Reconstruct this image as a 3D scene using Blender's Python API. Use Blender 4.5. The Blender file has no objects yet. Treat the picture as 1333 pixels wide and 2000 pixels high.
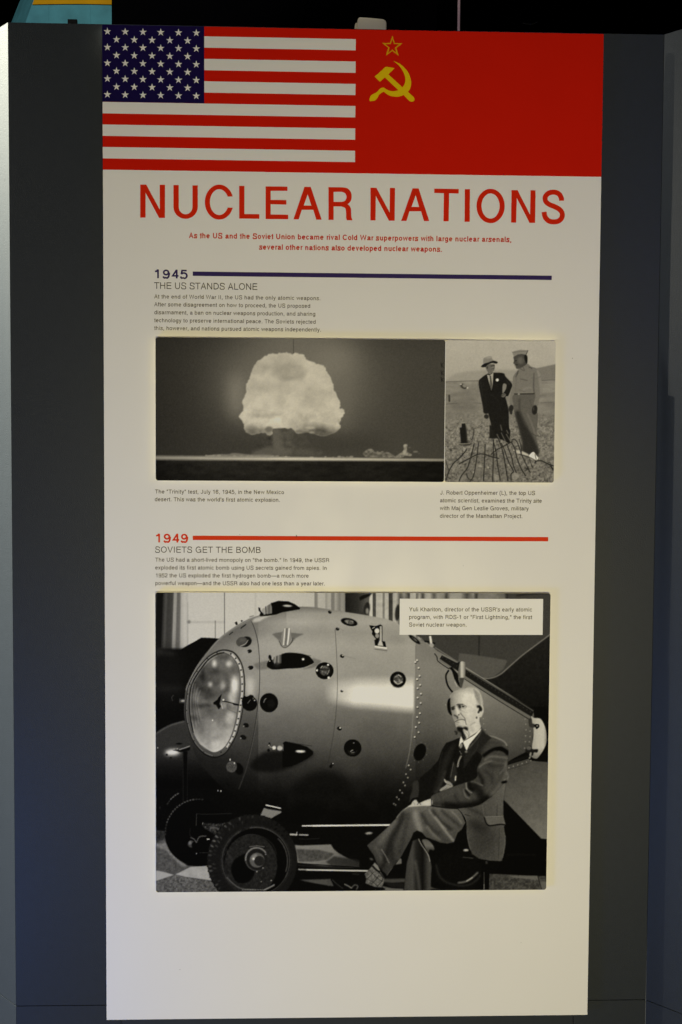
import bpy, math, random
import numpy as np
from mathutils import Matrix, Vector
from mathutils.geometry import delaunay_2d_cdt, tessellate_polygon
random.seed(5)
SC = bpy.context.scene
COL = SC.collection

# ------------------------------------------------------------------ camera, world, lamps, exposure
FPX, PCX, PCY = 1944.0, 666.5, 1000.0          # focal length and centre in units of the photograph's pixels
ANG = (-0.04265275, -0.00576587, -0.02927946)
CAM_LOC = Vector((0.41828527, -2.0212219, 1.13782497))
PAN_H, GAP = 2.01413545, 0.0177                 # panel 1 m wide, this tall, its front at y = 0; wall face at y = GAP
WALL_TOP, WALL_L, WALL_R = 2.02292668, -0.18989854, 1.1287722
CAM_M = (Matrix.Rotation(ANG[2], 3, 'Z') @ Matrix.Rotation(ANG[1], 3, 'Y') @ Matrix.Rotation(ANG[0], 3, 'X')
         @ Matrix(((1, 0, 0), (0, 0, -1), (0, 1, 0))))
cam_d = bpy.data.cameras.new('camera')
cam_d.sensor_fit = 'VERTICAL'; cam_d.sensor_height = 36.0; cam_d.lens = 36.0 * FPX / 2000.0
cam_d.clip_start = 0.05; cam_d.clip_end = 100
cam = bpy.data.objects.new('camera', cam_d); COL.objects.link(cam)
cam.matrix_world = Matrix.Translation(CAM_LOC) @ CAM_M.to_4x4()
SC.camera = cam
SC.view_settings.view_transform = 'Standard'
SC.view_settings.look = 'None'
SC.view_settings.exposure = 0.09
SC.view_settings.gamma = 1.0
w = bpy.data.worlds.new('World'); SC.world = w; w.use_nodes = True
w.node_tree.nodes['Background'].inputs[0].default_value = (0.5, 0.55, 0.6, 1)
w.node_tree.nodes['Background'].inputs[1].default_value = 0.004

def lamp(name, loc, target, power, color, size=None, spot=None, blend=0.6):
    d = bpy.data.lights.new(name, 'SPOT' if spot else 'AREA')
    d.energy = power; d.color = color
    if spot:
        d.spot_size = math.radians(spot); d.spot_blend = blend; d.shadow_soft_size = size
    else:
        d.shape = 'DISK'; d.size = size
    o = bpy.data.objects.new(name, d); COL.objects.link(o)
    o.location = loc
    o.rotation_euler = (Vector(target) - Vector(loc)).to_track_quat('-Z', 'Y').to_euler()
    return o
lamp('gallery_lamp', (0.70, -2.6, 0.57), (0.60, 0, 0.57), 43.0, (1.0, 0.89, 0.52), 0.5)
lamp('blue_spot_right', (2.05, -1.25, 1.75), (0.5, 0, 0.9), 3.0, (0.10, 0.20, 1.0), 0.08)
lamp('blue_wash_left', (-1.0, -0.95, -0.15), (0.25, 0, 0.85), 11.5, (0.10, 0.28, 1.0), 0.5)
lamp('wall_washer', (-1.6, 0.5, 4.2), (-0.27, 0.09, 1.46), 11500, (1.0, 0.98, 0.76), 0.05, spot=38, blend=1.0)
lamp('grazing_spot', (-2.0, -0.02, 2.7), (0.9, 0.0, 0.9), 210, (1.0, 0.93, 0.74), 0.012, spot=46, blend=1.0)
lamp('ceiling_spot', (0.6, 0.012, 3.9), (1.22, -0.05, 0.5), 420, (1.0, 0.98, 0.86), 0.02, spot=18, blend=1.0)
lamp('casing_fill', (-0.5, -1.6, 4.4), (-0.15, 2.0, 2.9), 300, (1.0, 0.95, 0.85), 0.1, spot=30, blend=0.4)  # added unseen spot that brightens the turquoise casing, no known fixture
lamp('housing_fill', (0.45, -1.2, 4.2), (0.49, 0.35, 2.11), 95, (1.0, 0.92, 0.76), 0.04, spot=7, blend=0.6)  # narrow fill put in only to make the beige housing paler
lamp('pole_fill', (0.80, -0.6, 4.6), (0.776, 1.0, 2.5), 100, (1.0, 0.86, 0.86), 0.05, spot=14, blend=0.6)  # invented spot aimed at the thin pole so that it shows brighter

# ------------------------------------------------------------------ helpers
BASE = CAM_M
def P(px, py, y=0.0):
    """photograph pixel -> (x, z) on the plane at depth y"""
    d = BASE @ Vector(((px - PCX) / FPX, (PCY - py) / FPX, -1.0))
    t = (y - CAM_LOC.y) / d.y
    p = CAM_LOC + d * t
    return (p.x, p.z)
BN = np.array([[BASE[i][j] for j in range(3)] for i in range(3)])
def project(X, Y, Z):
    q = np.stack([X - CAM_LOC.x, Y - CAM_LOC.y, Z - CAM_LOC.z], -1) @ BN
    return PCX + FPX * q[..., 0] / -q[..., 2], PCY - FPX * q[..., 1] / -q[..., 2]

def tag(o, label=None, cat=None, group=None, kind=None):
    if label: o['label'] = label
    if cat: o['category'] = cat
    if group: o['group'] = group
    if kind: o['kind'] = kind
    return o
def empty(name, loc=(0, 0, 0)):
    o = bpy.data.objects.new(name, None); COL.objects.link(o); o.location = loc
    o.empty_display_size = 0.05
    return o
def link(name, me, mat, parent=None):
    o = bpy.data.objects.new(name, me); COL.objects.link(o)
    if mat and not me.materials: me.materials.append(mat)
    if parent:
        o.parent = parent
        o.matrix_parent_inverse = Matrix.Translation(-parent.location) if parent.type == 'EMPTY' else Matrix()
    return o
def mesh(name, verts, faces, mat, parent=None, smooth=False):
    me = bpy.data.meshes.new(name); me.from_pydata([tuple(v) for v in verts], [], faces); me.update()
    if smooth:
        for p in me.polygons: p.use_smooth = True
    return link(name, me, mat, parent)
def prism(name, pts, y0, y1, mat, parent=None, bevel=0.0):
    """outline pts (x, z), anticlockwise from the front (-y), extruded from y0 (front) to y1"""
    n = len(pts)
    v = [(x, y0, z) for x, z in pts] + [(x, y1, z) for x, z in pts]
    f = [tuple(range(n)), tuple(range(2 * n - 1, n - 1, -1))]
    f += [(i, i + n, (i + 1) % n + n, (i + 1) % n) for i in range(n)]
    o = mesh(name, v, f, mat, parent)
    if bevel:
        b = o.modifiers.new('bevel', 'BEVEL'); b.width = bevel; b.segments = 2; b.limit_method = 'ANGLE'
    return o
def rounded(x0, z0, x1, z1, r, n=5):
    pts = []
    for cx, cz, a in ((x1 - r, z0 + r, -90), (x1 - r, z1 - r, 0), (x0 + r, z1 - r, 90), (x0 + r, z0 + r, 180)):
        for k in range(n + 1):
            t = math.radians(a + 90 * k / n)
            pts.append((cx + r * math.cos(t), cz + r * math.sin(t)))
    return pts
def flat(name, loops, y, mat, parent=None):
    """flat print: list of loop groups [[outer, hole, ...], ...] of (x, z)"""
    v, f = [], []
    for g in loops:
        tri = tessellate_polygon([[Vector((x, z, 0)) for x, z in lp] for lp in g])
        allp = [p for lp in g for p in lp]
        b = len(v)
        v += [(x, y, z) for x, z in allp]
        for a, c, d in tri:
            (ax, az), (cx, cz), (dx, dz) = allp[a], allp[c], allp[d]
            s = (cx - ax) * (dz - az) - (cz - az) * (dx - ax)
            f.append((a + b, c + b, d + b) if s > 0 else (a + b, d + b, c + b))
    return mesh(name, v, f, mat, parent)
def rect(x0, z0, x1, z1): return [(x0, z0), (x1, z0), (x1, z1), (x0, z1)]
def pixrect(xl, xr, ytl, ybl, ytr, ybr, y=0.0):
    """true rectangle on the panel from its corners as seen (left top/bottom, right top/bottom)"""
    a, b, c, d = P(xl, ytl, y), P(xl, ybl, y), P(xr, ytr, y), P(xr, ybr, y)
    return (a[0] + b[0]) / 2, (b[1] + d[1]) / 2, (c[0] + d[0]) / 2, (a[1] + c[1]) / 2
def spline(pts, n=6, closed=False):
    out = []; m = len(pts)
    idx = range(m) if closed else range(m - 1)
    for i in idx:
        if closed: p = [pts[(i + k - 1) % m] for k in range(4)]
        else: p = [pts[max(0, min(m - 1, i + k - 1))] for k in range(4)]
        for k in range(n):
            t = k / n
            out.append(tuple(0.5 * (2 * p[1][j] + (p[2][j] - p[0][j]) * t + (2 * p[0][j] - 5 * p[1][j] + 4 * p[2][j] - p[3][j]) * t * t
                       + (3 * p[1][j] - p[0][j] - 3 * p[2][j] + p[3][j]) * t ** 3) for j in (0, 1)))
    if not closed: out.append(tuple(pts[-1]))
    return out
def arc(cx, cy, rx, ry, a0, a1, n=14):
    return [(cx + rx * math.cos(math.radians(a0 + (a1 - a0) * k / n)), cy + ry * math.sin(math.radians(a0 + (a1 - a0) * k / n))) for k in range(n + 1)]

# ------------------------------------------------------------------ materials
def material(name, color, rough=0.6, spec=0.3, var=0.0, scale=30.0, bump=0.0, bscale=400.0, metal=0.0):
    m = bpy.data.materials.new(name); m.use_nodes = True
    nt = m.node_tree; b = nt.nodes['Principled BSDF']
    b.inputs['Roughness'].default_value = rough; b.inputs['Specular IOR Level'].default_value = spec
    b.inputs['Metallic'].default_value = metal
    co = nt.nodes.new('ShaderNodeTexCoord')
    nz = nt.nodes.new('ShaderNodeTexNoise'); nz.inputs['Scale'].default_value = scale; nz.inputs['Detail'].default_value = 6
    nt.links.new(co.outputs['Object'], nz.inputs['Vector'])
    mx = nt.nodes.new('ShaderNodeMix'); mx.data_type = 'RGBA'
    mx.inputs[6].default_value = (*[c * (1 - var) for c in color], 1); mx.inputs[7].default_value = (*[min(1, c * (1 + var)) for c in color], 1)
    nt.links.new(nz.outputs['Fac'], mx.inputs[0]); nt.links.new(mx.outputs[2], b.inputs['Base Color'])
    if bump:
        n2 = nt.nodes.new('ShaderNodeTexNoise'); n2.inputs['Scale'].default_value = bscale; n2.inputs['Detail'].default_value = 3
        nt.links.new(co.outputs['Object'], n2.inputs['Vector'])
        bp = nt.nodes.new('ShaderNodeBump'); bp.inputs['Strength'].default_value = bump; bp.inputs['Distance'].default_value = 0.001
        nt.links.new(n2.outputs['Fac'], bp.inputs['Height']); nt.links.new(bp.outputs['Normal'], b.inputs['Normal'])
    return m
M_PAPER = material('white_laminate', (0.80, 0.785, 0.76), 0.55, 0.25, 0.018, 5, 0.12, 900)
nt = M_PAPER.node_tree; nz_ = nt.nodes.new('ShaderNodeTexNoise'); nz_.inputs['Scale'].default_value = 3.5; nz_.inputs['Detail'].default_value = 9; nz_.inputs['Roughness'].default_value = 0.65
mr_ = nt.nodes.new('ShaderNodeMapRange'); mr_.inputs[1].default_value = 0.35; mr_.inputs[2].default_value = 0.7; mr_.inputs[3].default_value = 0.38; mr_.inputs[4].default_value = 0.72
nt.links.new(nz_.outputs['Fac'], mr_.inputs[0]); nt.links.new(mr_.outputs[0], nt.nodes['Principled BSDF'].inputs['Roughness'])
M_EDGE = material('board_edge', (0.84, 0.75, 0.46), 0.45, 0.3, 0.03, 40)
M_SIDE = material('board_side', (0.16, 0.15, 0.13), 0.7, 0.1, 0.1, 40)
M_RED = material('flag_red', (0.59, 0.010, 0.0018), 0.6, 0.04, 0.05, 12, 0.1, 900)
M_STRIPE = material('flag_white', (0.77, 0.755, 0.74), 0.55, 0.25, 0.02, 8, 0.1, 900)
M_NAVY = material('canton_navy', (0.009, 0.005, 0.055), 0.6, 0.04, 0.1, 20)
M_GOLD = material('emblem_yellow', (0.76, 0.52, 0.005), 0.6, 0.05, 0.04, 20)
M_GOLD2 = material('star_orange', (0.66, 0.33, 0.006), 0.6, 0.05, 0.04, 20)
M_TITLE = material('title_red', (0.66, 0.020, 0.003), 0.6, 0.05, 0.05, 20)
M_SUB = material('subtitle_red', (0.55, 0.02, 0.005), 0.6, 0.05, 0.03, 20)
M_BLUE = material('rule_purple', (0.036, 0.022, 0.10), 0.6, 0.05, 0.06, 20)
M_ORANGE = material('rule_red', (0.70, 0.045, 0.009), 0.6, 0.05, 0.04, 20)
M_INK = material('ink_grey', (0.075, 0.060, 0.052), 0.6, 0.05, 0.05, 20)
M_INK2 = material('ink_dark', (0.040, 0.032, 0.030), 0.6, 0.05, 0.05, 20)
M_LABEL = material('caption_white', (0.86, 0.85, 0.82), 0.6, 0.2, 0.01, 10)
M_WALL = material('charcoal_wall', (0.0190, 0.0235, 0.0310), 0.5, 0.30, 0.10, 60, 0.5, 500)
M_FLOOR = material('dark_carpet', (0.02, 0.02, 0.022), 0.9, 0.1, 0.3, 80, 0.5, 300)
M_BLACK = material('black_drape', (0.0012, 0.0012, 0.0015), 1.0, 0.0, 0.2, 20)
M_NAVYW = material('navy_drape', (0.006, 0.008, 0.014), 0.9, 0.05, 0.2, 20)
M_TURQ = material('turquoise_paint', (0.075, 0.27, 0.33), 0.7, 0.08, 0.42, 14, 0.4, 60)
M_YEL = material('yellow_paint', (0.54, 0.28, 0.003), 0.7, 0.06, 0.2, 14)
M_BEIGE = material('beige_plastic', (0.50, 0.46, 0.36), 0.5, 0.4, 0.04, 40)
M_PINK = material('pale_pole', (0.50, 0.38, 0.42), 0.4, 0.4, 0.05, 40)
M_DARKM = material('dark_metal', (0.006, 0.006, 0.006), 0.7, 0.05, 0.1, 40)
def print_material(name):
    m = bpy.data.materials.new(name); m.use_nodes = True
    nt = m.node_tree; b = nt.nodes['Principled BSDF']
    b.inputs['Roughness'].default_value = 0.6; b.inputs['Specular IOR Level'].default_value = 0.03
    a = nt.nodes.new('ShaderNodeAttribute'); a.attribute_name = 'ink'
    nt.links.new(a.outputs['Color'], b.inputs['Base Color'])
    return m
M_PHOTO = print_material('halftone_print')

# ------------------------------------------------------------------ the setting
def wall_run(name, p, q, thick, joints, label_panels=True):
    """one wall seen from the front: from corner p to corner q (x, y), upper sheet plus a base course below a joint"""
    root = empty(name, (p[0], p[1], 0)); tag(root, kind='structure')
    dx, dy = q[0] - p[0], q[1] - p[1]; L = math.hypot(dx, dy); ux, uy = dx / L, dy / L
    nx, ny = uy * thick, -ux * thick                       # towards the back
    if ny < 0: nx, ny = -nx, -ny
    def slab(nm, s0, s1, z0, z1, off=0.0, mat=M_WALL):
        fo = (-nx / thick * off, -ny / thick * off)
        c = [(p[0] + ux * s0 + fo[0], p[1] + uy * s0 + fo[1]), (p[0] + ux * s1 + fo[0], p[1] + uy * s1 + fo[1])]
        v = []
        for z in (z0, z1):
            v += [(c[0][0], c[0][1], z), (c[1][0], c[1][1], z), (c[1][0] + nx, c[1][1] + ny, z), (c[0][0] + nx, c[0][1] + ny, z)]
        o = mesh(nm, v, [(3, 2, 1, 0), (4, 5, 6, 7), (0, 1, 5, 4), (1, 2, 6, 5), (2, 3, 7, 6), (3, 0, 4, 7)], mat, root)
        return o
    seam = P(237, 1962, GAP)[1] - 0.001
    slab('wall_sheet', 0, L, seam + 0.0008, WALL_TOP)
    slab('joint_backing', 0.0, L, seam - 0.01, seam + 0.01, off=-0.004, mat=M_BLACK)
    cuts = [0] + joints + [L]
    for a, b in zip(cuts[:-1], cuts[1:]):
        slab('base_sheet', a + (0.0006 if a else 0), b - (0.0006 if b < L else 0), -0.45, seam - 0.0008)
    return root
jl = P(237, 1995, GAP)[0] - WALL_L; jr = P(1120, 1985, GAP)[0] - WALL_L
wall_run('back_wall', (WALL_L, GAP), (WALL_R, GAP), 0.05, [jl, jr])
D45 = math.sqrt(0.5)
wall_run('left_wall', (WALL_L - 0.9 * D45, GAP + 0.9 * D45), (WALL_L - 0.0008, GAP + 0.0008), 0.05, [0.45])
wall_run('right_wall', (WALL_R + 0.0004, GAP - 0.0008), (WALL_R + 0.9 * D45, GAP - 0.9 * D45), 0.05, [0.5])
o = mesh('floor', [(-6, -6, -0.452), (6, -6, -0.452), (6, 7, -0.452), (-6, 7, -0.452)], [(0, 1, 2, 3)], M_FLOOR); tag(o, kind='structure')
o = prism('room_wall', rect(-6, -0.45, 6, 6), 5.5, 5.6, M_BLACK); tag(o, kind='structure')

# things seen over the top of the wall
def ring_solid(name, cx, cy, prof, mat, parent, n=64, a0=0, a1=360):
    v, f = [], []
    m = len(prof); full = a1 - a0 >= 360
    k = n if full else n + 1
    for i in range(k):
        t = math.radians(a0 + (a1 - a0) * i / n)
        for r, z in prof: v.append((cx + r * math.cos(t), cy + r * math.sin(t), z))
    for i in range(n):
        j = (i + 1) % k
        for q in range(m - 1): f.append((i * m + q, j * m + q, j * m + q + 1, i * m + q + 1))
    return mesh(name, v, f, mat, parent, smooth=True)
yf, yb = 2.0, 2.35                                    # front facet and the corner where the side facet ends
zb = P(150, 50, yf)[1]
def edge(pxa, pxb, y):                                # sloping edge through (pxa, 50) and (pxb, 0): x at height z
    (x0, z0), (x1, z1) = P(pxa, 50, y), P(pxb, 0, y)
    return lambda z: x0 + (x1 - x0) * (z - z0) / (z1 - z0)
eA, eB, eC, eD = edge(20, 40, yb), edge(48, 66, yf), edge(330, 312, yf), edge(358, 338, yb)
cone = empty('painted_casing', ((eB(zb) + eC(zb)) / 2, 2.4, zb - 0.6))
tag(cone, 'weathered turquoise faceted casing with a mustard yellow band, behind the left end of the wall', 'casing')
def facets(name, z0, z1, mat, off=0.0, front_only=False, nz=6):
    v, f = [], []
    for k in range(nz + 1):
        z = z0 + (z1 - z0) * k / nz
        row = [(eB(z) , yf - off, z), (eC(z), yf - off, z)] if front_only else [(eA(z), yb, z), (eB(z), yf, z), (eC(z), yf, z), (eD(z), yb, z), (eD(z) - .05, yb + .5, z), (eA(z) + .05, yb + .5, z)]
        v += row
    n = 2 if front_only else 6
    for k in range(nz):
        for i in range(1 if front_only else n): f.append((k * n + i, k * n + (i + 1) % n, (k + 1) * n + (i + 1) % n, (k + 1) * n + i))
    return mesh(name, v, f, mat, cone)
facets('casing_shell', zb - 0.5, zb + 0.6, M_TURQ)
zy = P(140, 9.5, yf)[1]
xs0, xs1 = eB(zy) + 0.002, eC(zy) - 0.002
bow = [(xs0 + (xs1 - xs0) * t / 12, zy - 0.003 + 0.006 * math.sin(math.pi * t / 12)) for t in range(13)]
prism('yellow_band', bow + [(eC(zy + .3), zy + .3), (eB(zy + .3), zy + .3)], yf - 0.004, yf - 0.0005, M_YEL, cone)
a = P(134, 40, yf); b = P(152, 62, yf)
prism('square_port', rect(a[0], b[1], b[0], a[1]), yf - 0.012, yf + 0.03, M_DARKM, cone)
for px in (95, 176, 232):
    x = P(px, 30, yf)[0]
    prism('lap_seam', rect(x - .002, zb - .5, x + .002, zy - .006), yf - 0.002, yf - 0.0004, M_TURQ, cone)

def boxthing(name, px0, px1, y0, y1, zlo, zhi, mat, label, cat, bevel=0.004):
    a, b = P(px0, 20, y0)[0], P(px1, 20, y0)[0]
    root = prism(name, rect(a, zlo, b, zhi), y0, y1, mat, bevel=bevel)
    return tag(root, label, cat)
boxthing('drape_panel', 218, 854, 1.2, 1.26, -0.45, 4.2, M_BLACK, 'tall matt black drape panel right of the turquoise casing, above the flag', 'drape')
boxthing('drape_panel', 855, 893, 1.5, 1.55, -0.45, 4.2, M_NAVYW, 'narrow dark navy drape strip just left of the thin pale pole', 'drape')
boxthing('drape_panel', 905, 1420, 1.9, 1.96, -0.45, 4.2, M_BLACK, 'black drape panel right of the thin pale pole, above the right end of the board', 'drape')
a = P(896.5, 20, 1.0)[0]
pole = empty('pole', (a, 1.0, -0.45)); tag(pole, 'thin pale pinkish upright pole rising behind the red part of the board', 'pole')
ring_solid('pole_shaft', a, 1.0, [(0.0042, -0.45), (0.0042, 4.0)], M_PINK, pole, 16)
ring_solid('pole_foot', a, 1.0, [(0.07, -0.45), (0.07, -0.435), (0.0042, -0.43)], M_DARKM, pole, 24)
# beige device behind the top edge
yd = 0.35
dv = empty('wall_device', (P(724, 50, yd)[0], yd, 2.0)); tag(dv, 'small beige rounded plastic housing peeking over the board above the stripes end', 'housing')
pts = [P(x, y, yd) for x, y in [(697, 130), (754, 130), (755.5, 45), (754, 40), (749, 37), (735, 35.5), (716, 34), (703, 33.3), (700, 35), (698.5, 41), (697.5, 60)]]
prism('housing', pts[::1], yd, yd + 0.1, M_BEIGE, dv, bevel=0.003)
pts = [P(x, y, yd + 0.03) for x, y in [(692.5, 130), (698, 130), (698, 47), (694.5, 48), (692.5, 56)]]
prism('side_clip', pts, yd + 0.02, yd + 0.09, M_BEIGE, dv, bevel=0.002)
prism('bracket', rect(dv.location.x - 0.012, 1.5, dv.location.x + 0.012, 1.95), yd + 0.03, yd + 0.06, M_DARKM, dv)
# a wisp of cable catching the light
cb = [P(x, y, 1.85) for x, y in [(1021, 45), (1028, 46.6), (1036, 47.2), (1042, 46.6), (1046, 44.5), (1050, 43), (1053, 46)]]
v, f = [], []
for i, (x, z) in enumerate(spline(cb, 4)):
    for k in range(6):
        t = k * math.pi / 3; v.append((x, 1.85 + 0.0016 * math.sin(t), z + 0.0011 * math.cos(t)))
n = len(v) // 6
for i in range(n - 1):
    for k in range(6): f.append((i * 6 + k, i * 6 + (k + 1) % 6, i * 6 + 6 + (k + 1) % 6, i * 6 + 6 + k))
o = mesh('cable', v, f, M_BEIGE); tag(o, 'faint loop of pale cable hanging on the black drape at upper right', 'cable')

# ------------------------------------------------------------------ exhibit board and its flags
panel = empty('exhibit_panel', (0.5, 0, 0))
tag(panel, 'tall white exhibit board headed by two flags and the words NUCLEAR NATIONS', 'exhibit board')
bd = prism('board', rect(0, 0, 1, PAN_H), 0.0, 0.013, M_PAPER, panel)
bd.data.materials.append(M_SIDE)
for p_ in bd.data.polygons:
    if abs(p_.normal.y) < 0.5: p_.material_index = 1
for x0, z0, x1, z1 in ((0.06, 0.1, 0.1, PAN_H - 0.1), (0.9, 0.1, 0.94, PAN_H - 0.1)):
    prism('mounting_batten', rect(x0, z0, x1, z1), 0.0132, GAP + 0.0004, M_DARKM, panel)
YP = -0.0004
hz = (P(200, 331)[1] + P(1177, 346)[1]) / 2
e = 0.0
flat('red_field', [[rect(e, hz, 1 - e, PAN_H - e)]], YP, M_RED, panel)
cx1, cz0 = P(399.5, 202)[0], (P(200, 199)[1] + P(399.5, 202)[1]) / 2
canton = flat('canton', [[rect(e, cz0, cx1, PAN_H - e)]], YP * 2, M_NAVY, panel)
sx1 = P(694.5, 200)[0]
for a, b, c, d in ((71.5, 93.5, 76.5, 98.5), (115.5, 137.5, 120.2, 142.4), (159.2, 181, 164, 186)):
    r = pixrect(400, 694.5, a, b, c, d); flat('white_stripe', [[rect(cx1, r[1], sx1, r[3])]], YP * 2, M_STRIPE, panel)
for a, b, c, d in ((199, 221.3, 207.5, 229.8), (243.5, 265.2, 251, 273.5), (287.2, 309.2, 294.7, 317)):
    r = pixrect(200, 694.5, a, b, c, d); flat('white_stripe', [[rect(e, r[1], sx1, min(r[3], cz0) if a == 199 else r[3])]], YP * 2, M_STRIPE, panel)
def star(cx, cz, R, r=None, rot=90):
    r = r or R * 0.382
    return [(cx + (R if k % 2 == 0 else r) * math.cos(math.radians(rot + 36 * k)), cz + (R if k % 2 == 0 else r) * math.sin(math.radians(rot + 36 * k))) for k in range(10)]
star_me = None
for row in range(9):
    n = 6 if row % 2 == 0 else 5
    for k in range(n):
        fx = (421 + 69.4 * k) / 2 if n == 6 else (456.5 + 69.4 * k) / 2
        fy = (124 + 30.75 * row) / 2 + (fx - 210) * 0.0165
        x, z = P(fx, fy)
        if star_me is None:
            o = flat('star', [[star(0, 0, 0.0078)]], 0, M_STRIPE); star_me = o.data
        else: o = bpy.data.objects.new('star', star_me); COL.objects.link(o)
        o.parent = canton; o.matrix_parent_inverse = Matrix.Translation(-panel.location) @ Matrix.Identity(4)
        o.matrix_parent_inverse = Matrix()
        o.location = (x, YP * 3, z)
# Soviet star and hammer and sickle, traced
def Z(ox, oy, s): return lambda pts: [(ox + x / s, oy + y / s) for x, y in pts]
zs = Z(700, 60, 9.521)
so = [(635, 95), (682, 230), (828, 238), (712, 323), (752, 468), (634, 382), (515, 468), (558, 320), (442, 233), (590, 230)]
si = [(635, 168), (666, 252), (758, 254), (683, 318), (706, 408), (634, 353), (562, 412), (584, 316), (512, 254), (606, 252)]
def pm(pts, y=0.0): return [P(a, b, y) for a, b in pts]
flat('star_outline', [[pm(zs(so)), pm(zs(si))]], YP * 2, M_GOLD2, panel)
sick = spline([(655, 565), (760, 610), (870, 700), (950, 820), (985, 960), (965, 1080), (925, 1140)], 5) + \
    [(1030, 1235)] + spline([(1045, 1260), (1045, 1295), (1015, 1320), (980, 1322), (945, 1305)], 4) + [(845, 1200)] + \
    spline([(835, 1203), (760, 1228), (680, 1230), (600, 1215), (530, 1180), (472, 1135)], 5) + \
    spline([(430, 1160), (385, 1200), (360, 1250), (320, 1295), (260, 1312), (215, 1310), (212, 1265), (235, 1210), (280, 1178), (340, 1150), (390, 1095), (430, 1068), (478, 1060)], 4) + \
    spline([(520, 1090), (590, 1120), (670, 1127), (745, 1108)], 5) + [(498, 872), (405, 953), (305, 858), (505, 677), (530, 675), (680, 697), (562, 815), (822, 1053)] + \
    spline([(850, 1020), (875, 950), (870, 860), (835, 760), (765, 660), (700, 600)], 5)
flat('hammer_and_sickle', [[pm(zs(sick))]], YP * 2, M_GOLD, panel)

# ------------------------------------------------------------------ title, traced
t1, t2, t3, t4 = Z(265, 350, 6.06), Z(475, 350, 6.06), Z(710, 350, 6.06), Z(900, 350, 6.06)
def stroke_outline(c, w):
    L, Rr = [], []
    for i, p in enumerate(c):
        a = c[max(0, i - 1)]; b = c[min(len(c) - 1, i + 1)]
        dx, dy = b[0] - a[0], b[1] - a[1]; l = math.hypot(dx, dy) or 1
        L.append((p[0] - dy / l * w / 2, p[1] + dx / l * w / 2)); Rr.append((p[0] + dy / l * w / 2, p[1] - dx / l * w / 2))
    return L + Rr[::-1]
sc_ = spline([(1195, 256), (1192, 225), (1172, 183), (1138, 161), (1095, 154), (1045, 165), (1010, 195), (1000, 232), (1014, 272), (1056, 303), (1115, 327), (1168, 356), (1199, 395), (1204, 433), (1190, 470), (1155, 497), (1103, 506), (1050, 497), (1012, 465), (995, 430), (989, 388)], 4)
TITLE = [
    [t1([(57, 64), (128, 64), (288, 360), (288, 67), (350, 67), (350, 459), (280, 459), (120, 160), (120, 455), (57, 455)])],
    [t1([(450, 70), (513, 70)] + arc(594, 330, 81, 86, 180, 0) + [(675, 74), (738, 74)] + arc(594, 330, 144, 140, 0, 180))],
    [t1(arc(992, 272, 170, 207, -18.9, -341.1, 40) + arc(992, 272, 110, 153, -335.5, -25.1, 34))],
    [t1([(1228, 80), (1290, 80), (1290, 413), (1467, 415), (1467, 470), (1228, 467)])],
    [t2([(268, 86), (527, 88), (527, 139), (328, 138), (328, 247), (514, 248), (514, 301), (328, 298), (328, 418), (535, 421), (535, 474), (268, 472)])],
    [t2([(597, 476), (728, 91), (802, 91), (932, 480), (868, 480), (832, 364), (697, 363), (660, 476)]), t2([(720, 312), (809, 313), (766, 180)])],
    [t2([(1012, 95), (1160, 97)] + spline([(1180, 97), (1235, 108), (1275, 150), (1287, 205), (1275, 260), (1240, 298)], 4) +
        spline([(1262, 315), (1278, 350), (1281, 400), (1282, 445), (1296, 487)], 4) + [(1228, 485)] + spline([(1221, 455), (1220, 390), (1208, 342), (1165, 323)], 4) +
        [(1073, 322), (1073, 482), (1012, 482)]), t2([(1073, 150), (1160, 150)] + spline([(1172, 151), (1210, 168), (1226, 210), (1210, 254), (1172, 270)], 4) + [(1073, 270)])],
    [t3([(85, 102), (155, 102), (312, 395), (315, 103), (376, 105), (371, 492), (303, 492), (148, 198), (145, 488), (84, 488)])],
    [t3([(448, 494), (583, 109), (655, 110), (781, 496), (718, 496), (684, 381), (547, 381), (511, 494)]), t3([(571, 329), (661, 330), (620, 192)])],
    [t3([(840, 113), (1130, 117), (1129, 170), (1016, 168), (1011, 500), (948, 499), (954, 167), (839, 164)])],
    [t4([(50, 119), (112, 119), (108, 505), (47, 505)])],
    [t4(arc(355, 318, 167, 203, 0, 352, 44)), t4(arc(355, 318, 107, 149, 0, 350, 36))],
    [t4([(603, 130), (675, 131), (822, 420), (828, 132), (887, 133), (883, 518), (815, 517), (665, 222), (657, 514), (597, 514)])],
    [t4(stroke_outline(sc_, 59))],
]
for g in TITLE:
    flat('title_letter', [[pm(lp) for lp in g]], YP, M_TITLE, panel)

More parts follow.
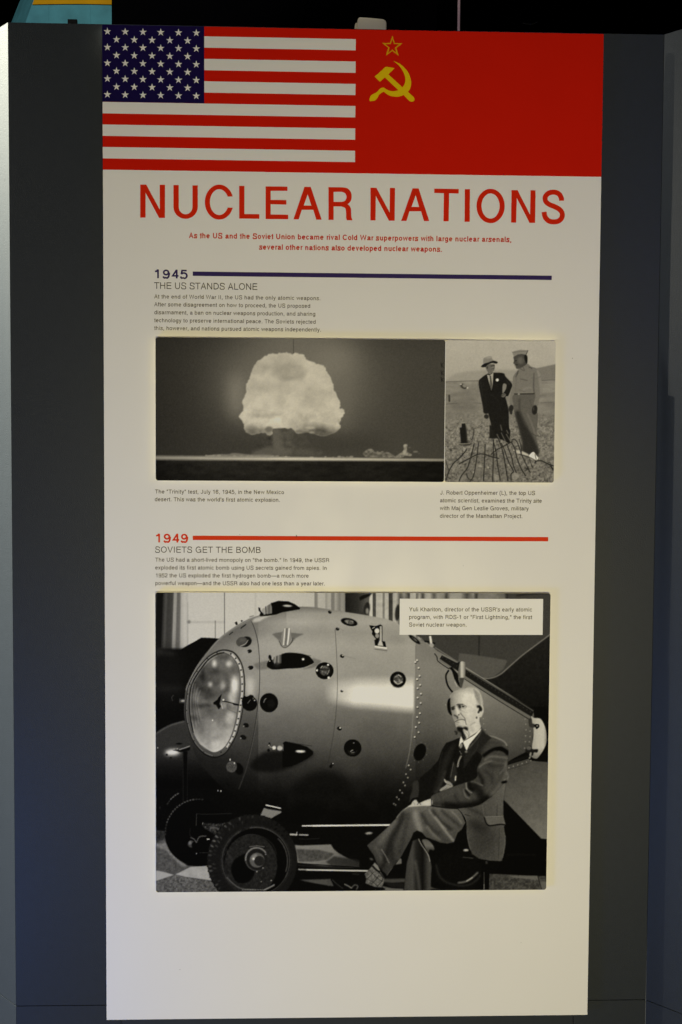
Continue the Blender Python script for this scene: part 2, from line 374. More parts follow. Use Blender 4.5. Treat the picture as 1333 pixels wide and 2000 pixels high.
# ------------------------------------------------------------------ a grotesque stroke face for the small lettering
def glyphs(w):
    h = w / 2; G = {}
    cap, xh, asc, dsc = 718, 523, 718, -207
    def E(cx, cy, rx, ry, a0=0, a1=360, n=18): return arc(cx, cy, rx - h, ry - h, a0, a1, n)
    def V(x, y0, y1): return [(x, y0), (x, y1)]
    def Hh(y, x0, x1): return [(x0, y), (x1, y)]
    arch = lambda l, r, top=533, ry=215: E((l + r) / 2, top - ry, (r - l) / 2, ry, 180, 0, 10)
    G[' '] = (278, [])
    G['a'] = (556, [[(62 + h, 355)] + E(275, 400, 205, 133, 165, 0, 9) + [(480 - h, 110), (500, 60), (540, h * 0.9)], [(480 - h, 300), (380, 296), (210, 268)] + E(205, 135, 160, 146, 100, 270, 8) + [(330, h + 20), (430, 90), (480 - h, 170)]])
    G['b'] = (556, [V(58 + h, 0, asc), E(290, 262, 232, 272)])
    G['c'] = (500, [E(265, 262, 235, 272, 38, 322)])
    G['d'] = (556, [V(498 - h, 0, asc), E(266, 262, 232, 272)])
    G['e'] = (556, [E(278, 262, 240, 272, 0, 322), Hh(262 + h * .2, 38 + h, 518 - h * 1.1)])
    G['f'] = (278, [[(262, asc - h), (200, asc - h), (150, asc - 40), (86 + h, asc - 110), (86 + h, 0)], Hh(xh - h, 14, 262)])
    G['g'] = (556, [[(498 - h, 523), (498 - h, 20)] + E(272, 20, 226, 235, 0, -158, 9), E(266, 270, 232, 263)])
    G['h'] = (556, [V(65 + h, 0, asc), [(65 + h, 318)] + arch(65, 491) + [(491 - h, 0)]])
    G['i'] = (222, [V(111, 0, xh), V(111, 618, 718)])
    G['j'] = (222, [[(111, xh), (111, -130), (80, dsc + h), (10, dsc + h)], V(111, 618, 718)])
    G['k'] = (500, [V(65 + h, 0, asc), [(65 + h, 180), (440, xh)], [(205, 310), (455, 0)]])
    G['l'] = (222, [V(111, 0, asc)])
    G['m'] = (833, [V(65 + h, 0, xh), [(65 + h, 330)] + arch(65, 416 + h, 533, 190) + [(416, 0)], [(416, 330)] + arch(416 - h, 768, 533, 190) + [(768 - h, 0)]])
    G['n'] = (556, [V(65 + h, 0, xh), [(65 + h, 318)] + arch(65, 491) + [(491 - h, 0)]])
    G['o'] = (556, [E(278, 262, 243, 272)])
    G['p'] = (556, [V(58 + h, dsc, xh), E(290, 262, 232, 272)])
    G['q'] = (556, [V(498 - h, dsc, xh), E(266, 262, 232, 272)])
    G['r'] = (333, [V(77 + h, 0, xh), [(77 + h, 300)] + E(290, 330, 213, 200, 180, 82, 6) + [(332, xh - h)]])
    G['s'] = (500, [spline([(445 - h, 375), (420, 440), (330, 485), (250, 533 - h), (150, 490), (85 + h, 400), (130, 320), (250, 275), (380, 225), (440 - h, 140), (390, 50), (250, -10 + h), (130, 25), (75, 80), (40 + h, 165)], 3)])
    G['t'] = (278, [[(102 + h, 670), (102 + h, 90), (135, 40), (200, h), (257, h)], Hh(xh - h, 14, 257)])
    G['u'] = (556, [V(491 - h, 0, xh), [(65 + h, 523)] + E(278, 205, 213, 215, 180, 360, 10) + [(491 - h, 205)]])
    G['v'] = (500, [[(25 + h, xh), (250, h * .8), (475 - h, xh)]])
    G['w'] = (722, [[(25 + h, xh), (195, h), (361, xh - h), (527, h), (697 - h, xh)]])
    G['x'] = (500, [[(25 + h, xh), (475 - h, 0)], [(475 - h, xh), (25 + h, 0)]])
    G['y'] = (500, [[(25 + h, xh), (255, 20)], [(475 - h, xh), (235, -110), (170, dsc + h), (60, dsc + h)]])
    G['z'] = (500, [[(40, xh - h), (430, xh - h), (50, h), (460, h)]])
    G['A'] = (667, [[(20 + h, 0), (333, cap - h * .3), (647 - h, 0)], Hh(250, 130, 540)])
    G['B'] = (667, [V(79 + h, 0, cap), [(79, cap - h), (400, cap - h)] + E(410, 550, 180, 168, 90, -90, 8) + [(79, 382 + h * 0)], [(400, 382)] + E(430, 196, 195, 196, 75, -90, 8) + [(79, h)]])
    G['C'] = (722, [E(375, 359, 330, 373, 38, 322, 24)])
    G['D'] = (722, [V(89 + h, 0, cap), [(89, cap - h), (330, cap - h)] + E(330, 359, 345, 359, 90, -90, 12) + [(89, h)]])
    G['E'] = (667, [V(86 + h, 0, cap), Hh(cap - h, 86, 616), Hh(378, 86, 590), Hh(h, 86, 622)])
    G['F'] = (611, [V(86 + h, 0, cap), Hh(cap - h, 86, 583), Hh(360, 86, 530)])
    G['G'] = (778, [E(390, 359, 345, 373, 42, 330, 24), [(395, 350), (712 - h, 350), (712 - h, 0)]])
    G['H'] = (722, [V(77 + h, 0, cap), V(646 - h, 0, cap), Hh(380, 77, 646)])
    G['I'] = (278, [V(139, 0, cap)])
    G['J'] = (500, [[(427 - h, cap)] + E(222, 200, 205, 215, 0, -170, 10)])
    G['K'] = (667, [V(76 + h, 0, cap), [(76 + h, 230), (600, cap)], [(260, 400), (630, 0)]])
    G['L'] = (556, [V(76 + h, 0, cap), Hh(h, 76, 537)])
    G['M'] = (833, [V(73 + h, 0, cap), V(761 - h, 0, cap), [(73 + h, cap), (417, h * .8), (761 - h, cap)]])
    G['N'] = (722, [V(76 + h, 0, cap), V(646 - h, 0, cap), [(76 + h, cap - h * .4), (646 - h, h * .4)]])
    G['O'] = (778, [E(389, 359, 345, 373, 0, 360, 28)])
    G['P'] = (667, [V(86 + h, 0, cap), [(86, cap - h), (400, cap - h)] + E(410, 510, 205, 208, 90, -90, 9) + [(86, 302 + h)]])
    G['R'] = (722, [V(88 + h, 0, cap), [(88, cap - h), (420, cap - h)] + E(440, 525, 210, 193, 90, -90, 9) + [(88, 332 + h)], [(430, 350), (570, 300), (600, 200), (605, 60), (630, 0)]])
    G['S'] = (667, [spline([(600 - h, 510), (560, 620), (440, 680), (333, 730 - h), (190, 690), (95 + h, 600), (90 + h, 520), (150, 430), (333, 375), (520, 310), (595 - h, 210), (570, 100), (450, 20), (333, -12 + h), (200, 20), (100, 100), (50 + h, 235)], 3)])
    G['T'] = (611, [V(305, 0, cap), Hh(cap - h, 14, 597)])
    G['U'] = (722, [[(79 + h, cap)] + E(361, 265, 282, 282, 180, 360, 12) + [(643 - h, cap)]])
    G['V'] = (667, [[(20 + h, cap), (333, h * .6), (647 - h, cap)]])
    G['W'] = (944, [[(20 + h, cap), (250, h), (472, cap - h), (694, h), (924 - h, cap)]])
    G['Y'] = (667, [[(20 + h, cap), (333, 290), (647 - h, cap)], V(333, 0, 300)])
    G['1'] = (556, [V(330, 0, 703), [(110, 540), (230, 560), (300, 640), (315, 703)]])
    G['2'] = (556, [spline([(45 + h, 470), (80, 600), (180, 670), (275, 703 - h), (400, 660), (480, 560), (470, 440), (380, 330), (200, 200), (80, 90), (60, h)], 3), Hh(h, 40, 505)])
    G['4'] = (556, [V(400, 0, 703), [(400, 690), (50 + h, 205), (530, 205)]])
    G['5'] = (556, [[(480, 703 - h), (150, 703 - h), (95, 345)], spline([(95, 345), (190, 420), (300, 440), (430, 380), (495, 240), (450, 90), (330, 10), (240, -12 + h), (110, 30), (45, 160)], 3)])
    G['6'] = (556, [E(280, 225, 240, 240, 0, 360), spline([(60, 225), (65, 400), (120, 580), (200, 670), (300, 700 - h), (420, 650), (480, 540)], 3)])
    G['9'] = (556, [E(275, 465, 235, 240, 0, 360), spline([(495, 465), (490, 300), (440, 120), (350, 20), (250, -12 + h), (140, 30), (60, 150)], 3)])
    G['.'] = (278, [V(139, 0, 104)])
    G[','] = (278, [[(139, 104), (139, 0), (105, -120)]])
    G["'"] = (191, [V(95, 470, 718)])
    G['"'] = (355, [V(110, 470, 718), V(245, 470, 718)])
    G['-'] = (333, [Hh(270, 44, 289)])
    G['~'] = (1000, [Hh(275, 0, 1000)])
    G['('] = (333, [spline([(280, 740), (150, 560), (105, 270), (150, -20), (280, -207)], 4)])
    G[')'] = (333, [spline([(53, 740), (183, 560), (228, 270), (183, -20), (53, -207)], 4)])
    return G
CACHE = {}
def glyph_mesh(ch, w):
    key = (ch, w)
    if key in CACHE: return CACHE[key]
    adv, strokes = glyphs(w)[ch]
    V2, F2 = [], []
    sw = w * 1.15 if ch in '.' else w
    for s in strokes:
        closed = math.hypot(s[0][0] - s[-1][0], s[0][1] - s[-1][1]) < 2 and len(s) > 4
        n = len(s); pts = []
        for i, p in enumerate(s):
            a = s[i - 1] if i else (s[-2] if closed else None)
            b = s[i + 1] if i < n - 1 else (s[1] if closed else None)
            ds = []
            for q0, q1 in ((a, p), (p, b)):
                if q0 is None or q1 is None: continue
                l = math.hypot(q1[0] - q0[0], q1[1] - q0[1]) or 1
                ds.append(((q1[0] - q0[0]) / l, (q1[1] - q0[1]) / l))
            tx = sum(d[0] for d in ds); ty = sum(d[1] for d in ds); l = math.hypot(tx, ty) or 1; tx, ty = tx / l, ty / l
            c = abs(ds[0][0] * tx + ds[0][1] * ty); k = min(1 / max(c, 0.2), 1.9) * sw / 2
            pts.append(((p[0] - ty * k, p[1] + tx * k), (p[0] + ty * k, p[1] - tx * k)))
        for i in range(n - 1):
            b = len(V2); V2 += [Vector(pts[i][0]), Vector(pts[i][1]), Vector(pts[i + 1][1]), Vector(pts[i + 1][0])]
            F2.append((b, b + 1, b + 2, b + 3))
    if not F2:
        CACHE[key] = (adv, [], []); return CACHE[key]
    r = delaunay_2d_cdt(V2, [], F2, 0, 0.01, True)
    vs, fs, of = r[0], r[2], r[5]
    quads = [[V2[i] for i in q] for q in F2]
    def inside(p):
        for q in quads:
            for t in ((q[0], q[1], q[2]), (q[0], q[2], q[3])):
                s_ = [(t[(k + 1) % 3].x - t[k].x) * (p[1] - t[k].y) - (t[(k + 1) % 3].y - t[k].y) * (p[0] - t[k].x) for k in range(3)]
                if min(s_) >= -1e-6 or max(s_) <= 1e-6: return True
        return False
    keep = [f for f in fs if inside((sum(vs[i].x for i in f) / len(f), sum(vs[i].y for i in f) / len(f)))]
    CACHE[key] = (adv, [(v.x, v.y) for v in vs], keep)
    return CACHE[key]
def text_line(name, s, x0, y0, x1, y1, cap_px, weight, mat, parent, y=0.0, yp=None, wide=0.98):
    """one line of print between two photograph points on its baseline, on the plane y"""
    a, b = P(x0, y0, y), P(x1, y1, y)
    scale = cap_px * (P(x0 + 100, y0, y)[0] - P(x0, y0, y)[0]) / 100 / 718.0
    gl = [glyph_mesh(c, weight) for c in s]
    first = 40; last = 45
    nat = (sum(g[0] for g in gl) - first - last) * wide
    trk = ((b[0] - a[0]) / scale - nat) / (len(s) - 1)
    zb_ = (a[1] + b[1]) / 2
    cur = -first * wide; v, f = [], []
    for g in gl:
        o_ = len(v)
        v += [(a[0] + (cur + px * wide) * scale, yp if yp is not None else y + YP, zb_ + pz * scale) for px, pz in g[1]]
        for t in g[2]:
            (ax, ay), (bx, by), (cx, cy) = g[1][t[0]], g[1][t[1]], g[1][t[2]]
            t2_ = t if (bx - ax) * (cy - ay) - (by - ay) * (cx - ax) > 0 else tuple(reversed(t))
            f.append(tuple(i + o_ for i in t2_))
        cur += g[0] * wide + trk
    return mesh(name, v, f, mat, parent)
TL = text_line
TL('subtitle_lettering', 'As the US and the Soviet Union became rival Cold War superpowers with large nuclear arsenals,', 369.7, 465.6, 999.3, 472.4, 10.4, 138, M_SUB, panel)
TL('subtitle_lettering', 'several other nations also developed nuclear weapons.', 506.7, 487.6, 863.8, 491.6, 10.4, 138, M_SUB, panel)
def section(year, y0, x0, x1, cap, mat, head, hx0, hx1, hy, hcap, bar):
    TL('year_lettering', year, x0, y0, x1, y0 + .7, cap, 128, mat, panel, wide=1.12)
    TL('heading_lettering', head, hx0, hy, hx1, hy + .8, hcap, 84, M_INK2, panel, wide=0.98)
    r = pixrect(*bar); flat('rule_bar', [[rect(*r)]], YP, mat, panel)
section('1945', 543.4, 301.3, 366, 17.4, M_BLUE, 'THE US STANDS ALONE', 302.1, 503, 564.8, 12.6, (377, 1078, 530.4, 538.9, 538.5, 547))
section('1949', 1059.1, 303.5, 366.8, 17.4, M_ORANGE, 'SOVIETS GET THE BOMB', 303.5, 509.4, 1079.2, 11.9, (377, 1071, 1047.1, 1055.3, 1048.2, 1056.6))
for s, x0, y0, x1, sl in (
    ('At the end of World War II, the US had the only atomic weapons.', 302, 583.4, 626.4, 2.4),
    ('After some disagreement on how to proceed, the US proposed', 302, 598.8, 606.3, 2),
    ('disarmament, a ban on nuclear weapons production, and sharing', 302, 614.4, 616.3, 1.9),
    ('technology to preserve international peace. The Soviets rejected', 302, 630, 617, 1.7),
    ('this, however, and nations pursued atomic weapons independently.', 302, 645.4, 627.6, 1.4),
    ('The "Trinity" test, July 16, 1945, in the New Mexico', 303.7, 964.2, 555, .4),
    ("desert. This was the world's first atomic explosion.", 303, 979.3, 547.3, .3),
    ('J. Robert Oppenheimer (L), the top US', 860.3, 966.2, 1045.4, .3),
    ('atomic scientist, examines the Trinity site', 859.8, 981.4, 1058.4, .3),
    ('with Maj Gen Leslie Groves, military', 859.8, 996.4, 1032.6, .2),
    ('director of the Manhattan Project.', 859.6, 1011.6, 1020.8, 0),
    ('The US had a short-lived monopoly on "the bomb." In 1949, the USSR', 304, 1097.4, 643.4, 0),
    ('exploded its first atomic bomb using US secrets gained from spies. In', 303.8, 1112.6, 638.6, 0),
    ('1952 the US exploded the first hydrogen bomb~a much more', 304.3, 1127.9, 603.2, 0),
    ('powerful weapon~and the USSR also had one less than a year later.', 303.8, 1143, 635.2, 0)):
    TL('text_lettering', s, x0, y0, x1, y0 + sl, 7.7, 98, M_INK, panel)

# ------------------------------------------------------------------ painting the printed photographs, tone by tone
class Canvas:
    def __init__(s, x0, y0, x1, y1, base=12.0):
        s.x0, s.y0 = int(x0) - 3, int(y0) - 3
        s.w, s.h = int(x1) + 4 - s.x0, int(y1) + 4 - s.y0
        s.a = np.full((s.h, s.w), float(base))
        yy, xx = np.mgrid[0:s.h, 0:s.w]
        s.X = xx + s.x0 + 0.5; s.Y = yy + s.y0 + 0.5
    def cover(s, pts):
        p = np.array(pts, float) - (s.x0, s.y0); m = np.zeros((s.h, s.w)); q = np.roll(p, -1, 0); SS = 4
        lo = max(0, int(p[:, 1].min() * SS)); hi = min(s.h * SS, int(p[:, 1].max() * SS) + 2)
        for r in range(lo, hi):
            y = (r + 0.5) / SS
            sel = ((p[:, 1] <= y) & (q[:, 1] > y)) | ((q[:, 1] <= y) & (p[:, 1] > y))
            if not sel.any(): continue
            a, b = p[sel], q[sel]
            xs = np.sort(a[:, 0] + (y - a[:, 1]) / (b[:, 1] - a[:, 1]) * (b[:, 0] - a[:, 0]))
            row = m[r // SS]
            for xa, xb in zip(xs[::2], xs[1::2]):
                i0, i1 = max(0, int(xa)), min(s.w, int(xb) + 1)
                if i1 <= i0: continue
                i = np.arange(i0, i1)
                row[i0:i1] += np.clip(np.minimum(xb, i + 1) - np.maximum(xa, i), 0, 1) / SS
        return np.clip(m, 0, 1)
    def put(s, m, val, alpha=1.0, blur=0.0):
        if blur: m = gauss(m, blur)
        v = val(s.X, s.Y) if callable(val) else val
        s.a = s.a * (1 - m * alpha) + v * m * alpha
        return m
    def poly(s, pts, val, alpha=1.0, blur=0.0, sm=True, n=5):
        return s.put(s.cover(spline(pts, n, True) if sm else pts), val, alpha, blur)
    def line(s, pts, wd, val, alpha=1.0, blur=0.0, sm=True):
        c = spline(pts, 5) if sm and len(pts) > 2 else list(pts)
        m = np.zeros((s.h, s.w)); c = np.array(c, float)
        for a, b in zip(c[:-1], c[1:]):
            x0 = max(0, int(min(a[0], b[0]) - wd - 2) - s.x0); x1 = min(s.w, int(max(a[0], b[0]) + wd + 3) - s.x0)
            y0 = max(0, int(min(a[1], b[1]) - wd - 2) - s.y0); y1 = min(s.h, int(max(a[1], b[1]) + wd + 3) - s.y0)
            if x1 <= x0 or y1 <= y0: continue
            X, Y = s.X[y0:y1, x0:x1], s.Y[y0:y1, x0:x1]
            d = b - a; l2 = (d ** 2).sum() or 1e-9
            t = np.clip(((X - a[0]) * d[0] + (Y - a[1]) * d[1]) / l2, 0, 1)
            dist = np.hypot(X - a[0] - t * d[0], Y - a[1] - t * d[1])
            m[y0:y1, x0:x1] = np.maximum(m[y0:y1, x0:x1], np.clip(wd / 2 + 0.5 - dist, 0, 1) * min(1, wd))
        return s.put(m, val, alpha, blur)
    def ell(s, cx, cy, rx, ry, val, rot=0.0, alpha=1.0, blur=0.0):
        t = math.radians(rot); dx, dy = s.X - cx, s.Y - cy
        u = (dx * math.cos(t) + dy * math.sin(t)) / rx; v = (-dx * math.sin(t) + dy * math.cos(t)) / ry
        r = np.hypot(u, v)
        return s.put(np.clip((1 - r) * min(rx, ry) + 0.5, 0, 1), val, alpha, blur)
    def noise(s, amp, scale, seed=0, mask=None, octaves=3, sx=1.0, ridged=False):
        n = fractal(s.h, s.w, scale, seed, octaves, sx)
        if ridged: n = 1 - np.abs(n) * 2
        s.a = s.a + amp * n * (1 if mask is None else mask)
def gauss(m, r):
    k = int(r * 3) + 1; x = np.arange(-k, k + 1); g = np.exp(-x ** 2 / (2 * r * r)); g /= g.sum()
    for ax in (0, 1):
        pad = [(0, 0), (0, 0)]; pad[ax] = (k, k)
        p = np.pad(m, pad, mode='edge'); out = np.zeros_like(m); n = m.shape[ax]
        for i, gi in enumerate(g):
            out += gi * (p[i:i + n] if ax == 0 else p[:, i:i + n])
        m = out
    return m
def fractal(h, w, scale, seed, octaves=3, sx=1.0):
    rng = np.random.RandomState(seed); out = np.zeros((h, w)); amp = 1.0
    for o_ in range(octaves):
        sy_ = max(1.0, scale / 2 ** o_); sx_ = max(1.0, scale * sx / 2 ** o_)
        gh, gw = int(h / sy_) + 3, int(w / sx_) + 3; g = rng.uniform(-1, 1, (gh, gw))
        y = np.arange(h) / sy_; x = np.arange(w) / sx_
        yi, xi = y.astype(int), x.astype(int); fy, fx = y - yi, x - xi
        fy = (fy * fy * (3 - 2 * fy))[:, None]; fx = (fx * fx * (3 - 2 * fx))[None]
        a, b = g[yi][:, xi], g[yi][:, xi + 1]; c, d = g[yi + 1][:, xi], g[yi + 1][:, xi + 1]
        out += amp * ((a * (1 - fx) + b * fx) * (1 - fy) + (c * (1 - fx) + d * fx) * fy); amp *= 0.55
    return out
def ramp(axis, stops):
    xs = [a for a, _ in stops]; ys_ = [b for _, b in stops]
    return (lambda X, Y: np.interp(Y if axis == 'y' else X, xs, ys_))
def s2l(v):
    v = np.clip(v, 0, 255) / 255
    return np.where(v <= 0.04045, v / 12.92, ((v + 0.055) / 1.055) ** 2.4)
def print_mesh(name, C, x0, z0, x1, z1, y, parent, step, white, tint, corner=None):
    """print on the plane y: fine grid whose points carry the ink tone"""
    nx = int((x1 - x0) / step) + 1; nz = int((z1 - z0) / step) + 1
    X, Zg = np.meshgrid(np.linspace(x0, x1, nx), np.linspace(z0, z1, nz))
    px, py = project(X, np.full_like(X, y), Zg)
    u = np.clip(px - C.x0 - 0.5, 0, C.w - 1.001); v = np.clip(py - C.y0 - 0.5, 0, C.h - 1.001)
    i, j = u.astype(int), v.astype(int); fu, fv = u - i, v - j; A = C.a
    g = (A[j, i] * (1 - fu) + A[j, i + 1] * fu) * (1 - fv) + (A[j + 1, i] * (1 - fu) + A[j + 1, i + 1] * fu) * fv
    lin = s2l(g) / s2l(np.array(white)) * 0.80
    co = np.stack([X, np.full_like(X, y), Zg], -1).reshape(-1, 3).astype(np.float32)
    if corner:
        cx = np.minimum(co[:, 0] - x0, x1 - co[:, 0]); cz = np.minimum(co[:, 2] - z0, z1 - co[:, 2])
    me = bpy.data.meshes.new(name)
    idx = np.arange(nx * nz).reshape(nz, nx)
    q = np.stack([idx[:-1, :-1], idx[:-1, 1:], idx[1:, 1:], idx[1:, :-1]], -1).reshape(-1, 4)
    if corner:
        r = corner
        bad = (cx < r) & (cz < r) & (np.hypot(r - cx, r - cz) > r)
        q = q[~bad[q].any(1)]
    me.vertices.add(len(co)); me.vertices.foreach_set('co', co.ravel())
    me.loops.add(q.size); me.loops.foreach_set('vertex_index', q.ravel().astype(np.int32))
    me.polygons.add(len(q)); me.polygons.foreach_set('loop_start', np.arange(0, q.size, 4, dtype=np.int32))
    me.update(calc_edges=True)
    at = me.color_attributes.new('ink', 'FLOAT_COLOR', 'POINT')
    rgba = np.ones((nx * nz, 4), np.float32)
    for k in range(3): rgba[:, k] = np.clip(lin.ravel() * tint[k], 0, 0.9)
    at.data.foreach_set('color', rgba.ravel())
    return link(name, me, M_PHOTO, parent)
#@@PAINT
YB = -0.0105
def zpts(o): return Z(*o)
# --- the explosion
def paint_explosion():
    C = Canvas(303, 659, 872, 943, 52)
    T1, T2, T3 = Z(440, 660, 5.127), Z(640, 840, 5.554), Z(290, 840, 5.554)
    C.a = np.interp(C.X, [305, 400, 560, 700, 868], [42, 52, 66, 66, 60]) + np.interp(C.Y, [660, 700, 850], [-4, 0, -3])
    C.ell(572, 745, 150, 95, 112, alpha=0.8, blur=42)
    C.ell(655, 700, 45, 38, 122, alpha=0.6, blur=20)
    C.ell(462, 772, 16, 45, 128, alpha=0.75, blur=13)
    C.ell(672, 790, 16, 60, 100, alpha=0.5, blur=12)
    C.ell(590, 868, 170, 22, 46, alpha=0.6, blur=14)
    # stem
    C.poly(T1([(440, 880), (820, 900), (820, 1010), (880, 1090), (980, 1150), (800, 1185), (430, 1185), (300, 1165), (270, 1140), (390, 1105), (470, 1085), (480, 1020)]), 72, blur=2.6)
    C.a += gauss(C.cover(T1([(430, 900), (820, 900), (980, 1180), (270, 1180)])), 5) * fractal(C.h, C.w, 8, 91, 3) * 11
    C.poly(T1([(480, 920), (560, 930), (550, 1050), (620, 1130), (520, 1140), (480, 1060)]), 88, alpha=0.8, blur=2.5)
    C.poly(T1([(300, 1150), (420, 1100), (560, 1110), (660, 1120), (640, 1170), (280, 1180)]), 84, alpha=0.8, blur=2)
    C.poly(T1([(640, 960), (900, 960), (1020, 1000), (980, 1120), (760, 1110), (680, 1040)]), 58, alpha=0.7, blur=6)
    out = T1([(190, 880), (180, 840), (141, 790), (165, 750), (187, 718), (175, 650), (195, 590), (215, 540), (206, 480), (235, 430), (250, 395), (272, 330), (300, 275), (335, 228), (380, 195), (440, 165), (500, 158), (560, 150), (600, 148), (620, 140), (650, 158), (682, 164), (700, 145), (740, 158), (792, 170), (805, 205), (830, 226), (880, 238), (920, 262), (972, 270), (1005, 300), (1018, 345), (1055, 380), (1070, 430), (1087, 480), (1083, 525), (1110, 550), (1135, 610), (1152, 665), (1150, 710), (1175, 708), (1196, 740), (1180, 780), (1155, 820), (1148, 860), (1160, 885), (1120, 935), (1060, 960), (980, 985), (900, 960), (830, 945), (740, 962), (680, 915), (600, 905), (480, 915), (470, 960), (430, 975), (400, 945), (340, 955), (270, 968), (215, 940), (192, 910)])
    rr = random.Random(12); oo = spline(out, 3, True)
    oo = [(x + rr.uniform(-1.3, 1.3), y + rr.uniform(-1.3, 1.3)) for x, y in oo]
    m = C.poly(oo, 178, blur=0.8, sm=False)
    def puff(x, y, rx, ry, v, al=0.5, bl=3.0):
        mm = gauss(np.clip((1 - np.hypot((C.X - x) / rx, (C.Y - y) / ry)) * 4, 0, 1), bl) * al * m
        C.a = C.a * (1 - mm) + v * mm
    F = lambda x, y: T1([(x, y)])[0]
    for x, y, rx, ry, v, al in ((640, 345, 38, 20, 143, .75), (530, 290, 40, 10, 148, .55), (330, 300, 20, 18, 150, .6), (430, 480, 40, 12, 160, .5), (900, 320, 14, 13, 182, .7), (960, 430, 22, 18, 176, .5),
                                (400, 670, 26, 20, 186, .7), (430, 780, 34, 6, 146, .55), (560, 620, 8, 22, 150, .4), (1010, 570, 22, 14, 154, .5), (900, 660, 34, 10, 148, .4), (1060, 640, 16, 14, 186, .6), (250, 780, 14, 17, 180, .6),
                                (520, 830, 28, 10, 188, .6), (740, 840, 26, 12, 160, .5), (230, 640, 8, 24, 178, .6), (700, 520, 26, 18, 172, .6), (1170, 750, 6, 8, 185, .7), (240, 905, 18, 8, 118, .8), (340, 930, 24, 7, 104, .8),
                                (430, 925, 8, 8, 120, .7), (350, 850, 9, 12, 186, .6), (840, 790, 20, 8, 150, .5), (860, 570, 16, 20, 152, .4), (300, 500, 22, 20, 163, .5), (620, 210, 40, 14, 160, .5), (480, 210, 30, 12, 160, .4)):
        cx, cy = F(x, y); puff(cx, cy, rx, ry, v, al)
    low = np.clip((C.Y - (827 + 5 * np.sin(C.X / 17))) / 17, 0, 1) * np.clip((C.X - 560) / 40, 0, 1)
    C.a = C.a * (1 - m * low * .78) + 62 * m * low * .78
    low2 = np.clip((C.Y - 836) / 10, 0, 1) * np.clip((545 - C.X) / 20, 0, 1)
    C.a = C.a * (1 - m * low2 * .5) + 78 * m * low2 * .5
    hgt = np.zeros_like(C.a)
    for k in range(420):
        x, y, r = rr.uniform(466, 676), rr.uniform(686, 852), rr.choice([5, 7, 9, 12, 16, 20])
        hgt = np.maximum(hgt, np.sqrt(np.clip(r * r - (C.X - x) ** 2 - (C.Y - y) ** 2, 0, None)) + r * .25 * rr.random())
    hgt = gauss(hgt, .8); gy, gx = np.gradient(hgt)
    C.a += m * gauss(np.clip(gy * .8 + gx * .5, -1.2, 1.2), 1.3) * np.interp(C.Y, [700, 800, 850], [2.5, 6, 11])
    n = fractal(C.h, C.w, 17, 3, 4); C.a += m * n * 5.5
    n2 = fractal(C.h, C.w, 11, 8, 3); C.a += m * np.where(C.Y > 800, n2 * 9, n2 * 2)
    for x, y, rx, ry, v in ((850, 900, 50, 16, 165), (810, 925, 35, 12, 140), (870, 945, 30, 10, 150), (1140, 830, 14, 26, 150), (740, 935, 35, 14, 105), (440, 915, 40, 28, 92), (1150, 885, 8, 8, 150)):
        cx, cy = F(x, y); C.ell(cx, cy, rx / 5.1, ry / 5.1, v, alpha=.8, blur=1.2)
    C.line([(573.6, 660), (573.6, 690)], 1.0, 38, alpha=.7)
    # horizon
    hy = lambda X: 894 + (X - 305) / 560 * 4.6
    prof = np.interp(C.X, [305, 400, 560, 700, 870], [122, 150, 182, 168, 128])
    d = C.Y - hy(C.X)
    mb = np.clip(1.25 - np.abs(d) / np.interp(C.X, [305, 500, 870], [5.2, 4.6, 3.0]), 0, 1)
    under = d > 0
    gnd = 22 + 10 * np.exp(-np.clip(d, 0, 99) / 6) + 5 * fractal(C.h, C.w, 7, 5, 3, 2.5) + 7 * np.exp(-((C.X - 480) / 130) ** 2)
    C.a = np.where(under, np.clip(gnd - np.clip((d - 30) * .3, 0, 8) - np.clip((C.X - 740) / 12, 0, 9) - np.clip((370 - C.X) / 7, 0, 10), 6, 99), C.a)
    C.a = C.a * (1 - mb) + prof * mb
    rng = random.Random(4)
    for k in range(46):                                 # low dust along the horizon
        x = rng.uniform(400, 700); C.ell(x, hy(x) - 4.2 + rng.uniform(-1, 1), rng.uniform(1.5, 4), rng.uniform(.8, 2.0), rng.uniform(105, 160), alpha=.7, blur=.6)
    C.poly(T3([(660, 275), (760, 262), (870, 262), (910, 250), (970, 250), (1100, 265), (1333, 270), (1333, 300), (660, 300)]), 128, alpha=.7, blur=1)
    # small clouds
    for pts, v in ((T2([(385, 255), (410, 225), (450, 208), (482, 204), (500, 220), (520, 240), (545, 228), (570, 240), (600, 226), (625, 245), (655, 240), (690, 255), (740, 290), (700, 300), (440, 296), (400, 275)]), 92),
                   (T2([(725, 298), (770, 262), (805, 240), (830, 205), (822, 165), (850, 153), (870, 160), (862, 200), (870, 240), (915, 265), (900, 282), (850, 278), (800, 300)]), 122)):
        mm = C.poly(pts, v, blur=.7); C.a += mm * fractal(C.h, C.w, 5, 11, 2) * 22
    for x, y, rx, ry, v in ((460, 215, 26, 12, 125), (560, 250, 30, 12, 118), (650, 248, 24, 8, 120), (845, 165, 16, 10, 160), (835, 235, 16, 16, 150), (955, 235, 26, 9, 120), (995, 255, 12, 5, 85), (890, 190, 12, 6, 105), (900, 268, 12, 8, 120)):
        cx, cy = T2([(x, y)])[0]; C.ell(cx, cy, rx / 5.55, ry / 5.55, v, alpha=.75, blur=.7)
    for k, yy in enumerate((713, 728, 741)):            # three hand-drawn marks at the right edge
        C.line([(862, yy - 4), (863, yy + 4)], 1.3, 26); C.line([(862.5, yy), (866.5, yy - 4 + k)], 1.2, 28); C.line([(863, yy), (866.5, yy + 4)], 1.2, 28)
    C.noise(4.0, 1.5, 21, octaves=2)
    return C
